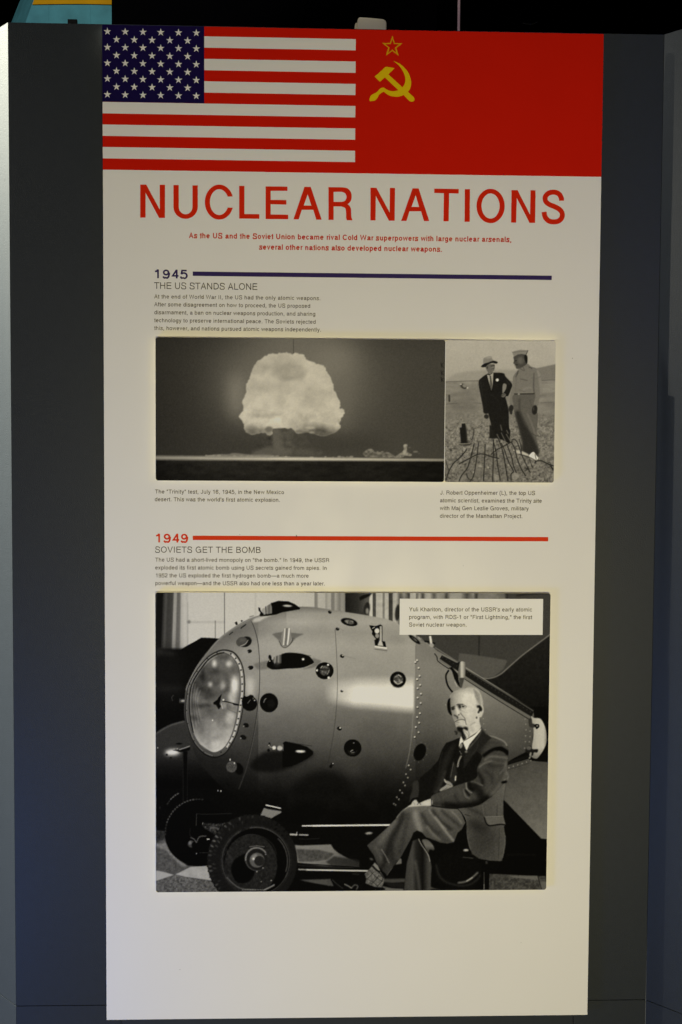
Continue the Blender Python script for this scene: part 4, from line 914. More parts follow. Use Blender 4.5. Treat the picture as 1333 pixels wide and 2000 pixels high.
    for k in range(14):
        t = k * 2.4; r = 1.2 + k * .55; C.ell(pt(E_, 1018, 1050)[0] + r * math.cos(t), pt(E_, 1018, 1050)[1] + r * math.sin(t), .9, .9, 34, alpha=.8)
    C.ell(*pt(E_, 1000, 958), 1.2, 2, 205); C.ell(*pt(E_, 1056, 1003), 1.2, 1.8, 200)
    C.ell(*pt(E_, 970, 1283), 6, 2, 14, rot=35, blur=.4); C.ell(*pt(F, 842, 28), 1.2, 1.5, 150); C.ell(*pt(F, 880, 34), 1.4, 1.6, 170)
    C.ell(488, 1374, 15, 14.6, 10, blur=.4); C.poly(E_([(1150, 190), (1180, 130), (1225, 140), (1265, 112), (1310, 150), (1250, 300), (1170, 260)]), 10, blur=.3); C.line(E_([(1228, 222), (1262, 180)]), 1.2, 130, alpha=.8); C.ell(*pt(E_, 1318, 186), 1.3, 1.3, 170); C.ell(*pt(E_, 1300, 160), 1, 2, 95)
    C.ell(525.8, 1372.5, 17.9, 18.8, 9, blur=.3); C.line(H([(238, 212), (248, 182), (266, 162)]), 1.5, 150, alpha=.9); C.ell(530, 1374, 8, 9, 20, blur=1.5)
    # probes
    C.poly(B([(90, 415), (130, 378), (220, 360), (350, 340), (250, 385), (180, 425), (100, 435)]), 190, blur=1.4, alpha=.85)
    C.poly(B([(330, 186), (430, 156), (560, 163), (640, 198), (712, 250), (704, 268), (600, 285), (480, 305), (400, 335), (290, 352), (200, 358), (180, 348), (260, 335), (320, 320)]), 9, blur=.3, sm=False)
    C.poly(B([(268, 228), (326, 194), (342, 230), (344, 320), (290, 330), (262, 290)]), lambda X, Y: np.interp(X, [520, 526, 531], [150, 95, 135]), sm=False, blur=.5)
    C.ell(*pt(B, 238, 290), 4.6, 6, 150, rot=10, blur=.6); C.line(B([(262, 235), (268, 335)]), 1.5, 22); C.poly(B([(165, 240), (190, 250), (200, 290), (240, 330), (210, 355), (180, 345), (195, 310), (172, 285)]), 14, sm=False, blur=.3); C.ell(*pt(B, 205, 268), 1.6, 1.6, 180)
    C.ell(*pt(B, 545, 222), 9, 1.9, 190, rot=3, blur=.7)
    C.poly(B([(110, 985), (190, 955), (290, 940), (290, 1035), (170, 1052)]), 90, alpha=.6, blur=1.5); C.poly(B([(870, 905), (940, 920), (985, 945), (920, 1010), (840, 1035), (740, 1045), (860, 990)]), 96, alpha=.7, blur=1)
    C.poly(B([(465, 860), (480, 845), (580, 831), (720, 843), (830, 878), (886, 945), (884, 965), (820, 1000), (720, 1030), (540, 1040), (370, 1052), (310, 1034), (278, 1005), (300, 935), (390, 905)]), 9, blur=.3)
    C.poly(B([(345, 905), (400, 875), (466, 855), (466, 965), (420, 990), (360, 960)]), 84, sm=False, blur=.6); C.line(B([(388, 885), (380, 975)]), 1.8, 185, alpha=.8, blur=.4); C.line(B([(432, 870), (428, 965)]), 2.2, 165, alpha=.7, blur=.5)
    C.ell(*pt(B, 352, 905), 2, 2.6, 170, blur=.4); C.poly(B([(300, 870), (325, 862), (342, 905), (325, 930), (302, 905)]), 12); C.ell(*pt(B, 315, 940), 1.3, 1.3, 170); C.ell(*pt(B, 410, 990), 7, 5, 40, alpha=.6, blur=1)
    C.ell(*pt(B, 750, 917), 2.3, 2.2, 235, blur=.4); C.line(B([(790, 866), (850, 872)]), .9, 60)
    C.poly(H([(60, 1020), (180, 900), (300, 850), (490, 840), (880, 880), (800, 950), (620, 1050), (430, 1110), (250, 1120), (100, 1090)]), 14, blur=3.2, alpha=.85)
    C.poly(H([(490, 735), (520, 720), (600, 738), (700, 758), (800, 790), (882, 850), (880, 888), (800, 950), (600, 1045), (480, 1060), (480, 850)]), 9, sm=False, blur=.4)
    C.line(H([(520, 722), (700, 755), (862, 780)]), 1, 26, alpha=.8); C.ell(*pt(H, 715, 850), 9.5, 2.4, 215, rot=2, blur=.9); C.ell(*pt(H, 372, 803), 3.6, 3.6, 205, blur=.6); C.ell(*pt(H, 445, 808), 5.6, 4.6, 170, blur=.8); C.line(H([(408, 780), (410, 835)]), 1.3, 40)
    C.line(H([(488, 765), (488, 840)]), 1.2, 120); C.ell(*pt(H, 312, 755), 2, 3, 18); C.ell(*pt(H, 306, 770), 1.2, 1.2, 190); C.line(H([(315, 790), (345, 800)]), 1.3, 150); C.ell(*pt(H, 300, 835), 2.6, 3, 14)
    # winged emblem shape
    C.poly(B([(345, 590), (400, 572), (480, 562), (600, 572), (765, 588), (700, 615), (650, 645), (605, 700), (560, 745), (510, 768), (460, 742), (432, 672), (400, 640)]), 98, sm=False, blur=.8, alpha=.9)
    C.poly(B([(488, 540), (510, 520), (580, 515), (592, 600), (600, 660), (560, 712), (510, 745), (478, 722), (465, 640)]), 128, blur=.5)
    C.line(B([(512, 522), (504, 620), (494, 728)]), 2.3, 205); C.line(B([(568, 520), (560, 620), (546, 722)]), 2.8, 215); C.line(B([(540, 520), (522, 730)]), 2.2, 96)
    C.line(B([(438, 680), (470, 745), (510, 768), (560, 745), (606, 690), (618, 640)]), 1.1, 52, alpha=.85); C.line(B([(445, 660), (480, 735), (510, 752), (560, 725), (600, 660)]), .9, 180, alpha=.6)
    # ports
    def port(x, y, rx, ry, rot=0, g=70, k=.58):
        C.ell(x, y, rx, ry, 11, rot=rot, blur=.3)
        mm = C.ell(x + .4, y - .3, rx * k, ry * k, g, rot=rot, blur=.6); C.a += mm * fractal(C.h, C.w, 3.5, int(x), 2) * 42
    port(634.5, 1310, 17.6, 16.6); port(682.5, 1215, 16.4, 7.4, 13, 92); port(777.8, 1327.2, 15.6, 15.6, 0, 88, .6); port(810, 1249, 13.8, 4, 38, 60, .5)
    for x, y, r in ((1075, 990, 2.1), (930, 1062, 2.1), (1082, 1156, 2.3)): C.ell(*pt(B, x, y), r, r, 225, blur=.4)
    C.line(B([(980, 1030), (1000, 1005)]), 1.3, 190); C.line(B([(1065, 1110), (1090, 1060)]), 1.2, 150); C.line(Cc([(735, 1195), (780, 1240), (840, 1215)]), 2.0, 205, alpha=.8, blur=.5); C.line(Cc([(790, 1120), (820, 1140)]), 1.4, 180); C.line([(768, 1341), (778, 1343.6), (788, 1341)], 1.3, 130, alpha=.7)
    C.ell(689.2, 1461, 17.2, 17, 9, blur=.3); C.ell(*pt(M, 262, 926), 1.4, 1.2, 110); C.line(M([(210, 1068), (225, 1050), (248, 1044)]), 1.6, 150); C.line(M([(225, 1085), (270, 1078)]), 1.5, 120); C.line(M([(170, 1050), (200, 1100), (260, 1110), (315, 1050)]), 1, 48, alpha=.8)
    C.ell(820.5, 1469, 11.4, 17.2, 7, rot=20, blur=.3)
    for k in range(10):
        t = k * .628; u, v = 14.2 * math.cos(t), 20 * math.sin(t); r = math.radians(20)
        C.ell(820.5 + u * math.cos(r) - v * math.sin(r), 1469 + u * math.sin(r) + v * math.cos(r), 1, 1, 95, alpha=.7)
    for x, y, r in ((644.6, 1195, 3.6), (659.6, 1228, 3.6), (668.6, 1281, 4.2), (668, 1349.3, 2.6), (663.3, 1422.5, 4.6), (649.5, 1492, 3.4)):
        C.ell(x, y + .6, r, r * .78, 16, rot=20, blur=.3); C.ell(x + r * .35, y - r * .2, r * .42, r * .32, 175 if y > 1260 else 90, blur=.3)
    C.ell(646.5, 1497, 3, 3, 10, blur=.4); C.line([(664, 1228), (672, 1232)], 1, 110, alpha=.5); C.line([(673, 1281), (695, 1287)], 1.4, 112, alpha=.5, blur=.5)
    # lever bracket
    C.poly(Cc([(410, 474), (500, 484), (556, 464), (582, 480), (582, 678), (618, 688), (632, 762), (488, 742), (478, 668), (500, 655), (445, 590), (452, 556), (430, 520)]), 14, sm=False, blur=.3)
    C.ell(*pt(Cc, 512, 548), 4.6, 5.2, 198, blur=.4); C.ell(*pt(Cc, 514, 612), 3.8, 4.6, 138, blur=.5); C.line(Cc([(455, 515), (478, 500)]), 2, 150); C.poly(Cc([(546, 490), (572, 486), (574, 680), (594, 745), (518, 738), (542, 680)]), 182, sm=False, blur=.4); C.line(Cc([(551, 500), (549, 670)]), 1.2, 50, alpha=.7)
    C.line(Cc([(492, 752), (632, 772)]), 3.2, 205, blur=.4); C.line(Cc([(482, 785), (640, 805)]), 1.4, 70, alpha=.8, blur=.5); C.poly(Cc([(640, 640), (800, 600), (900, 690), (700, 720)]), 110, alpha=.25, blur=4)
    C.poly(Cc([(1125, 672), (1190, 680), (1275, 705), (1262, 722), (1190, 700), (1130, 695)]), 12, sm=False); C.line(Cc([(1205, 625), (1212, 668), (1222, 745)]), 4.4, 205, blur=.5); C.ell(*pt(Cc, 1222, 735), 4.6, 4, 150, blur=.7); C.line(Cc([(1085, 640), (1160, 730), (1250, 775)]), 1.6, 120, alpha=.7)
    # tail spine
    C.poly(D([(130, 332), (290, 412), (330, 400), (390, 478), (560, 580), (700, 668), (1135, 925), (1105, 1000), (700, 762), (400, 568), (270, 482), (105, 372)]), 26, sm=False, blur=.4)
    for k in range(26):
        t = k / 25; C.ell(D([(140 + 950 * t, 352 + 595 * t + 8 * math.sin(k))])[0][0], D([(140 + 950 * t, 352 + 595 * t)])[0][1], 1.1, 1, 70, alpha=.7)
    C.line(D([(60, 250), (200, 340), (300, 405)]), 2.4, 105, alpha=.9, blur=.4); C.line(D([(392, 484), (560, 592), (860, 770), (1120, 935)]), 1.3, 98, alpha=.9)
    C.line(D([(110, 385), (210, 455), (260, 500)]), 3.6, 104, alpha=.9, blur=.5); C.line(D([(375, 570), (540, 678), (800, 835), (1085, 1012)]), 4.6, 98, alpha=.95, blur=.5); C.line(D([(380, 592), (540, 695), (800, 858), (1085, 1032)]), 1.3, 20)
    C.line(D([(52, 315), (78, 352), (92, 400), (205, 478)]), 1.6, 14); C.poly(D([(205, 470), (238, 458), (275, 500), (310, 540), (310, 590), (335, 690), (300, 650), (265, 585), (238, 500)]), 14, sm=False, blur=.4)
    C.poly(D([(326, 405), (350, 397), (388, 408), (388, 500), (384, 575), (320, 575), (302, 540), (312, 470)]), lambda X, Y: np.interp(X, [895, 898, 902, 906, 910], [95, 100, 185, 150, 85]), sm=False, blur=.5)
    C.poly(D([(318, 578), (376, 578), (345, 692), (325, 672)]), 66, sm=False, blur=.6)
    C.line(D([(202, 500), (176, 545), (178, 600), (200, 670), (250, 738)]), 3.2, 12); C.line(D([(270, 620), (295, 668)]), 1.4, 180, alpha=.8)
    C.ell(*pt(D, 232, 890), 8, 17, 8, rot=-6, blur=.3)
    # tail end
    C.poly(N([(600, 148), (640, 170), (735, 182), (790, 260), (822, 360), (832, 460), (822, 560), (785, 650), (740, 720), (680, 782), (600, 745), (612, 600), (632, 450), (630, 300)]), lambda X, Y: np.interp(X, [1038, 1050, 1062, 1068], [158, 178, 184, 140]) * np.interp(Y, [1400, 1460, 1485], [1, .97, .6]), blur=.5)
    C.poly(N([(560, 190), (605, 180), (612, 250), (650, 262), (650, 315), (575, 300)]), 52, blur=.6); C.poly(N([(640, 285), (670, 262), (715, 268), (722, 305), (680, 340), (660, 310)]), 16, blur=.3); C.ell(*pt(N, 690, 290), 1.8, 1.6, 120)
    C.poly(N([(510, 670), (540, 600), (600, 590), (620, 640), (700, 640), (690, 690), (640, 690), (620, 740), (545, 700)]), 26, blur=.5); C.ell(*pt(N, 565, 622), 5, 4, 84, blur=.7); C.line(N([(592, 700), (575, 770)]), 3.6, 130, blur=.6); C.line(N([(812, 500), (860, 505)]), 1.6, 120, alpha=.6)
    for x, y in ((508, 188), (518, 265), (522, 350), (515, 440), (512, 528), (582, 368), (582, 452), (572, 530), (500, 625)): C.ell(*pt(N, x, y), 1.4, 1.4, 135, alpha=.75, blur=.4)
    for x, y in ((170, 870), (580, 1020), (585, 1075), (600, 1140)): C.ell(*pt(D, x, y), 1.1, 1.1, 150, alpha=.7)
    # lower fin
    m = C.poly(N([(200, 960), (240, 880), (560, 785), (590, 812), (860, 838), (860, 1992), (750, 1985), (190, 1405)]), lambda X, Y: np.interp(Y, [1485, 1530, 1590, 1640], [70, 82, 94, 108]) + (X - 1040) * .1, sm=False, blur=.4)
    C.noise(4, 6, 44, mask=m); C.line(N([(240, 850), (400, 800), (560, 745)]), 5, 20, alpha=.9, blur=.7); C.line(N([(235, 955), (400, 905), (570, 850)]), 1.1, 46, alpha=.8)
    for k in range(6): C.ell(*pt(N, 265 + 66 * k, 917 - 21 * k), 1.4, 1.4, 130, alpha=.8, blur=.3)
    C.poly(N([(190, 1405), (755, 1988), (860, 1992), (860, 2600), (100, 2600)]), 8, sm=False, blur=.5)
    # floor, left
    fl = F([(30, 545), (150, 560), (165, 700), (220, 830), (330, 930), (430, 1000), (560, 1012), (705, 1010), (760, 1195), (900, 1400), (30, 1400)])
    m = C.poly(fl, 76, sm=False, blur=.5)
    C.poly(F([(30, 545), (150, 560), (160, 640), (30, 720)]), 40, sm=False, blur=1.5)
    C.poly(F([(30, 725), (165, 700), (200, 790), (260, 870), (420, 985), (440, 1010), (380, 1020), (250, 900), (160, 800), (30, 760)]), 122, sm=False, blur=1.5, alpha=.8)
    C.noise(11, 3.6, 45, mask=m)
    C.poly(F([(30, 1066), (150, 1090), (270, 1125), (150, 1165), (30, 1207)]), 152, sm=False, blur=.7); m2 = C.poly(F([(285, 1118), (380, 1075), (480, 1022), (705, 1008), (760, 1200), (600, 1175), (420, 1150)]), 150, sm=False, blur=.6)
    m3 = C.poly(F([(30, 1210), (150, 1170), (280, 1130), (430, 1155), (760, 1200), (900, 1400), (30, 1400)]), 82, sm=False, blur=.5); C.noise(20, 3.0, 46, mask=m3, octaves=2); C.noise(6, 8, 47, mask=m2)
    C.line(F([(455, 1160), (490, 1205)]), 2, 135, alpha=.6, blur=.6); C.line(F([(290, 1130), (290, 1200)]), 1.6, 130, alpha=.6, blur=.6)
    # far wheels
    C.ell(388, 1625.5, 66, 66, 8, blur=.5)
    for k in range(20):
        t = math.radians(178 + k * 5.2); C.ell(388 + 64.5 * math.cos(t), 1627 + 66 * math.sin(t), 2.3, 1.4, 78 if 3 < k < 17 else 48, rot=math.degrees(t) + 90, blur=.6)
    for k in range(6):
        t = math.radians(212 + k * 6); C.ell(372 + 52 * math.cos(t), 1598 + 54 * math.sin(t), 2.4, 1.3, 92 if k > 1 else 45, rot=math.degrees(t) + 90, blur=.5)
    C.ell(*pt(F, 85, 250), 1.2, 2.4, 40); C.line(F([(560, 330), (700, 335), (1020, 326)]), 1.1, 46, alpha=.8); C.line(F([(562, 335), (558, 480)]), 1.3, 62, alpha=.8)
    m = C.poly(F([(640, 460), (740, 455), (850, 460), (960, 450), (900, 520), (850, 560), (800, 600), (740, 560), (650, 500)]), 46, blur=1); C.noise(26, 3, 48, mask=m)
    C.line(F([(740, 520), (800, 510), (850, 530)]), 3, 92, alpha=.8, blur=.8); C.line(F([(645, 445), (642, 465)]), 1.3, 130)
    C.line(F([(560, 705), (580, 660), (610, 625), (685, 618)]), 2, 92, alpha=.85, blur=.5); C.line(F([(490, 640), (530, 660), (555, 700)]), 2.2, 80, blur=.5); C.ell(*pt(F, 492, 722), 6.4, 6.8, 66, blur=.7); C.ell(*pt(F, 478, 708), 2.6, 3.2, 112, blur=1); C.ell(*pt(F, 530, 735), 5, 6, 10, blur=.8)
    C.line(F([(480, 520), (475, 600), (500, 640)]), 1, 44, alpha=.8); C.ell(*pt(F, 706, 660), 1.5, 1.5, 190); C.ell(*pt(F, 724, 660), 1.2, 1.2, 180); C.ell(*pt(F, 560, 845), 1.3, 1.3, 110); C.line(F([(600, 838), (720, 835)]), 1, 40)
    # floor between the wheels
    C.poly(G([(640, 735), (720, 742), (1110, 728), (1150, 790), (1210, 840), (1340, 912), (1480, 965), (1480, 1020), (1000, 1010), (680, 975), (650, 840)]), lambda X, Y: np.interp(X, [580, 650, 720], [118, 112, 34]), sm=False, blur=.6)
    m = C.poly(G([(660, 785), (820, 795), (960, 800), (1160, 848), (1060, 930), (900, 950), (690, 955)]), 66, sm=False, blur=1.2, alpha=.9); C.noise(9, 4, 50, mask=m)
    C.poly(G([(1150, 880), (1260, 900), (1480, 930), (1480, 1020), (1100, 1000), (1040, 960)]), 36, sm=False, blur=1.5, alpha=.8); C.poly(G([(920, 985), (1010, 950), (1120, 1005)]), 100, alpha=.6, blur=1)
    C.line(G([(680, 972), (900, 990), (1400, 1020)]), 1.8, 10, blur=.4); C.line(G([(690, 1000), (1000, 1025), (1400, 1030)]), 1.6, 48, alpha=.7, blur=.5)
    C.line([(598, 1613), (605, 1612.8), (762, 1611)], 2.4, 215, blur=.5); C.line([(612, 1613), (762, 1611.5)], 2.6, 225, alpha=.9); C.line([(584, 1698), (600, 1698.6), (720, 1701)], 2.4, 160, blur=.6); C.line([(600, 1699), (720, 1701)], 2.6, 188, alpha=.85)
    C.line(G([(582, 598), (665, 602)]), 3.2, 170, blur=.4); C.line(G([(668, 570), (668, 600)]), 1.5, 190); C.line(G([(700, 603), (812, 605)]), 2.4, 160, blur=.4); C.line(G([(700, 655), (800, 660), (960, 650)]), 1.2, 40, alpha=.8)
    C.ell(*pt(K, 490, 408), 7, 2.2, 150, rot=-5, blur=1.1)
    C.poly(G([(700, 1190), (880, 1185), (1130, 1178), (1145, 1272), (1000, 1252), (860, 1225)]), 72, sm=False, blur=.8); C.ell(*pt(K, 520, 715), 4, 2, 70, rot=25, blur=.6)
    C.poly(G([(240, 252), (290, 268), (470, 296), (462, 318), (400, 350), (330, 392), (250, 378), (190, 356)]), 118, sm=False, blur=.5); C.line(G([(268, 216), (455, 258)]), 2.2, 200); C.line(G([(270, 238), (455, 282)]), 2.6, 10)
    # front wheel
    C.ell(493, 1681, 88, 90.5, 24, blur=.5)
    rt = random.Random(3)
    for k in range(32):
        t = math.radians(120 + k * 6.6 + rt.uniform(-1.2, 1.2)); v = np.interp(k, [0, 6, 14, 22, 31], [34, 66, 78, 44, 16]) * rt.uniform(.45, 1.25)
        C.ell(493 + 83.5 * math.cos(t), 1681 + 86 * math.sin(t), 4.2 * rt.uniform(.7, 1.1), 1.7, v, rot=math.degrees(t) + rt.uniform(-14, 14), blur=.8); C.ell(493 + 75 * math.cos(t + .04), 1681 + 77 * math.sin(t + .04), 3.6, 1.3, v * .65, rot=math.degrees(t) + 20, blur=.7)
        C.ell(493 + 88 * math.cos(t), 1681 + 90 * math.sin(t), 1.5, 1.2, 8)
    C.ell(500, 1682, 70, 69.5, 34, blur=.6)
    m = C.ell(500, 1682, 69, 68.5, 30); C.noise(9, 3, 52, mask=m)
    C.ell(503, 1682.5, 64.5, 65.5, 6, blur=.7)
    ring = lambda a0, a1, r, wd, v, al, cx=500, cy=1682: C.line([(cx + r * math.cos(math.radians(a)), cy + r * 1.0 * math.sin(math.radians(a))) for a in range(a0, a1, 8)], wd, v, alpha=al, blur=.6)
    ring(-100, 30, 66, 1.6, 92, .8); ring(-45, 20, 62, 2.2, 84, .8); ring(100, 250, 66, 1.6, 66, .8); ring(90, 170, 60, 1.5, 74, .7); ring(20, 80, 66, 2.0, 60, .8)
    m = C.ell(490.5, 1689, 51.5, 59.5, 33, blur=.6); C.noise(7, 3.4, 53, mask=m)
    C.line(F([(950, 790), (960, 830), (1000, 900), (1040, 960)]), 2, 66, alpha=.6, blur=1.3); C.line(G([(0, 602), (120, 600), (260, 650), (360, 740), (405, 860)]), 1.3, 52, alpha=.8, blur=.6)
    C.poly([(452, 1700), (458, 1680), (478, 1668), (498, 1660), (500, 1690), (494, 1714), (480, 1724), (462, 1722)], 6, blur=.9)
    C.ell(501.5, 1677.5, 22.5, 23.5, 66, blur=.5); C.ell(503, 1678.5, 21, 21.5, 28, blur=.5); ringp = [(501.5 + 21.5 * math.cos(math.radians(a)), 1678 + 22 * math.sin(math.radians(a))) for a in range(175, 335, 10)]
    C.line(ringp, 2.6, 128, alpha=.8, blur=.6); C.line([(488 + k * 2.4, 1652 + abs(k - 6) * .3) for k in range(13)], 1.6, 112, alpha=.7, blur=.4)
    C.ell(502.5, 1680, 14.5, 14.5, 84, blur=.5); C.ell(497, 1674, 4, 7, 118, rot=40, blur=1); C.ell(507, 1681.5, 10, 9.8, 34, blur=.5); C.ell(*pt(G, 105, 915), 2, 2.6, 190, blur=.6)
    for x, y, v in ((228, 1035, 120), (148, 1082, 140), (262, 858, 110), (205, 1212, 100), (335, 1198, 150)): C.ell(*pt(G, x, y), 1.4, 1.4, v, blur=.4)
    C.line(G([(250, 1318), (310, 1290), (372, 1256)]), 3, 130, alpha=.9, blur=.6); C.line(F([(960, 1160), (1040, 1240), (1140, 1300), (1333, 1325)]), 2.0, 96, alpha=.85, blur=.7)
    for k in range(14): C.ell(474 + k * 3.2, 1737.3 + abs(k - 6) * .12, 1.0, .9, 150, alpha=.8)
    # right: hidden wheel, stool, floor
    for r, v in ((88, 24), (70, 30), (58, 22)):
        pass
    C.ell(*pt(L, 305, 780), 46, 40, 13, blur=1); C.line(L([(70, 720), (100, 830), (170, 900), (300, 940), (420, 935), (510, 880), (545, 830)]), 4, 34, alpha=.9, blur=1.2); C.line(L([(310, 912), (390, 898), (450, 865), (518, 802)]), 3.2, 112, alpha=.85, blur=1.0); C.line(L([(400, 892), (460, 855)]), 2, 170, alpha=.8, blur=.6)
    C.ell(*pt(L, 392, 558), 5, 2.2, 165, blur=.8); C.line(L([(360, 635), (470, 645)]), 1.6, 60, blur=.5)
    m = C.poly(L([(645, 815), (740, 818), (1170, 838), (1290, 840), (1290, 1010), (635, 1010)]), 62, sm=False, blur=.6); C.noise(15, 3.6, 54, mask=m)
    C.poly(L([(860, 835), (1170, 838), (1185, 885), (1050, 870), (900, 855)]), 98, sm=False, blur=.8, alpha=.85); C.line(L([(1170, 838), (1185, 890), (1220, 1000)]), 1.4, 20); C.poly(L([(1195, 895), (1290, 900), (1290, 1000), (1220, 1000)]), 88, sm=False, blur=.8)
    C.poly(L([(560, 680), (650, 680), (640, 1010), (570, 1010)]), 10, sm=False); C.line(L([(588, 800), (588, 1000)]), 1.6, 72, alpha=.8, blur=.4); C.line(L([(588, 930), (588, 1000)]), 1.6, 120, alpha=.6); C.line(L([(840, 610), (950, 605), (1150, 612)]), 2.6, 24, alpha=.8, blur=1.5); C.ell(*pt(L, 615, 692), 2.4, 3, 48, blur=.6)
    m = C.poly(K([(0, 960), (50, 950), (70, 1020), (0, 1030)]), 66, sm=False, blur=.8); m = C.poly(K([(650, 950), (920, 945), (920, 985), (760, 1000), (660, 985)]), 62, sm=False, blur=1); C.poly(K([(650, 1035), (760, 1060), (900, 1065), (900, 1100), (640, 1100)]), 92, sm=False, blur=.8); C.poly(K([(660, 990), (900, 1000), (910, 1055), (760, 1050)]), 26, sm=False, blur=1.2)
    C.poly(L([(0, 950), (60, 975), (130, 985), (0, 985)]), 60, sm=False, blur=.8); C.poly(K([(805, 780), (860, 700), (878, 720), (878, 768)]), 96, sm=False, blur=.6)
    # man: standing leg
    m = C.poly(K([(1075, 470), (1130, 545), (1190, 655), (1215, 720), (1232, 800), (1225, 950), (1222, 1100), (905, 1100), (925, 900), (940, 760), (985, 600), (1010, 500)]), lambda X, Y: np.interp(X, [790, 806, 814, 826, 836, 842], [56, 66, 34, 18, 60, 66]), sm=False, blur=.7)
    C.line(K([(1080, 478), (1110, 540), (1190, 660), (1212, 740)]), 1.6, 140, alpha=.9, blur=.4); C.line(K([(1090, 1080), (1070, 900), (1040, 740)]), 5, 92, alpha=.6, blur=2)
    C.poly(K([(1120, 490), (1180, 484), (1230, 525), (1264, 580), (1255, 612), (1210, 600), (1190, 640), (1150, 560)]), lambda X, Y: np.interp(Y, [1640, 1652, 1660], [84, 100, 60]), blur=.6)
    # crossed leg: thigh and shin
    leg = K([(820, 225), (875, 165), (930, 105), (985, 76), (1080, 74), (1180, 84), (1330, 104)]) + L([(200, 108), (300, 108), (345, 160), (385, 262), (375, 275), (345, 335), (300, 370), (262, 472), (190, 486), (120, 478), (0, 432)]) + K([(1215, 470), (1170, 458), (1120, 400), (1060, 375), (1020, 400), (985, 480), (930, 580), (870, 690), (780, 800), (705, 905), (640, 840), (600, 790), (575, 740), (550, 670), (505, 605), (468, 553), (560, 475), (700, 350)])
    m = C.poly(leg, lambda X, Y: np.interp(Y, [1570, 1590, 1640, 1700], [98, 82, 66, 50]), sm=False, blur=.5)
    def soft(f, pts, wd, v, al, bl): 
        mm = np.zeros_like(C.a); old = C.a; C.line(f(pts), wd, v, alpha=al, blur=bl); d = C.a - old; C.a = old + d * m
    soft(K, [(1040, 160), (1060, 260), (1100, 380)], 9, 148, .75, 4); soft(K, [(900, 180), (850, 300), (760, 480), (700, 650), (640, 820)], 9, 22, .85, 3.5); soft(K, [(960, 180), (930, 320), (900, 480), (860, 640)], 7, 46, .7, 3)
    soft(K, [(620, 520), (700, 400), (800, 270)], 9, 102, .6, 3); soft(K, [(640, 600), (690, 680), (730, 760)], 1.4, 140, .8, .7); soft(K, [(760, 560), (760, 700), (800, 760)], 8, 30, .7, 3); soft(K, [(560, 560), (620, 660), (640, 760)], 6, 92, .5, 2.5)
    soft(K, [(1120, 180), (1180, 290), (1260, 380), (1333, 420)], 6, 38, .75, 2.4); soft(K, [(1180, 330), (1260, 430), (1330, 480)], 5, 118, .6, 2); soft(K, [(1210, 140), (1290, 240), (1400, 350)], 4.6, 134, .75, 1.6)
    soft(L, [(30, 130), (120, 250), (230, 330)], 6, 34, .8, 2.2); soft(L, [(60, 200), (160, 340), (255, 455)], 4.6, 130, .8, 1.4); soft(L, [(130, 130), (220, 210), (330, 300)], 5, 44, .75, 2); soft(L, [(230, 130), (300, 200), (345, 265)], 3, 118, .7, 1.2); soft(L, [(10, 280), (100, 400), (180, 460)], 5, 56, .7, 2.2)
    C.line(K([(820, 222), (890, 140), (985, 80)]), 1.6, 170, alpha=.7, blur=.6); C.line(K([(705, 905), (770, 815)]), 1.2, 90, alpha=.7)
    # sock and shoe
    C.poly(K([(440, 885), (400, 870), (330, 880), (290, 930), (60, 935), (50, 985), (120, 1060), (330, 1075), (650, 1085), (655, 1050), (450, 1000)]), 12, blur=.5)
    m = C.poly(K([(560, 752), (600, 795), (625, 860), (672, 930), (665, 1000), (640, 1052), (560, 1042), (500, 1020), (450, 1000), (462, 950), (440, 888), (500, 830)]), 92, sm=False, blur=.5); C.noise(20, 3, 73, mask=m, octaves=2)
    for a, b in (([(530, 800), (600, 860), (665, 930)], 3), ([(470, 950), (520, 900), (545, 870)], 1.2), ([(520, 1010), (580, 950), (610, 900)], 1.2), ([(590, 1040), (640, 980), (660, 930)], 1.2), ([(500, 850), (580, 930), (650, 980)], 1.2), ([(462, 945), (540, 990), (600, 1040)], 1.0)): C.line(K(a), b, 36, alpha=.8, blur=.3)
    C.poly(K([(555, 760), (590, 790), (622, 850), (600, 845), (545, 800)]), 118, sm=False, blur=.4); C.line(K([(540, 800), (575, 840), (615, 865)]), 3.4, 18, blur=.4)
    C.line(K([(205, 1012), (250, 1035), (285, 1058)]), 2.2, 130, alpha=.8, blur=.5); C.line(K([(290, 1050), (325, 1020), (360, 1035), (345, 1070)]), 2.2, 112, alpha=.7, blur=.6); C.line(K([(60, 960), (100, 1000), (180, 1060)]), 1.5, 60, alpha=.8, blur=.5); C.line(K([(300, 890), (370, 895)]), 2, 46, alpha=.8, blur=.7)
    # jacket
    coat = J([(640, 232), (570, 262), (510, 282), (462, 360), (425, 470), (350, 556), (240, 650), (205, 700), (200, 800), (225, 930), (350, 930), (400, 975), (640, 992)]) + L([(345, 150), (392, 235), (402, 330), (405, 420), (425, 520), (460, 600), (535, 650), (650, 672), (780, 677), (800, 600), (818, 500), (818, 400), (803, 305), (822, 280), (797, 190), (797, 30)]) + J([(1135, 900), (1150, 800), (1160, 700), (1180, 640), (1170, 560), (1185, 400), (1178, 320), (1140, 268), (1060, 230), (950, 185), (890, 112), (800, 200)])
    m = C.poly(coat, 18, sm=False, blur=.5)
    C.poly(J([(150, 715), (205, 695), (215, 800), (200, 880), (150, 900), (112, 945), (120, 860), (145, 790)]), 46, blur=.9); C.line(J([(112, 945), (150, 890), (200, 880)]), 2.6, 10)
    C.poly(J([(590, 290), (520, 380), (470, 480), (440, 600), (385, 750), (370, 838), (440, 800), (480, 690), (500, 600), (560, 450), (600, 330)]), 34, blur=2.2, alpha=.9); C.line(J([(500, 590), (460, 720), (400, 830)]), 4, 58, alpha=.7, blur=1.8); C.line(J([(470, 380), (440, 520), (430, 640)]), 2, 40, alpha=.7, blur=1)
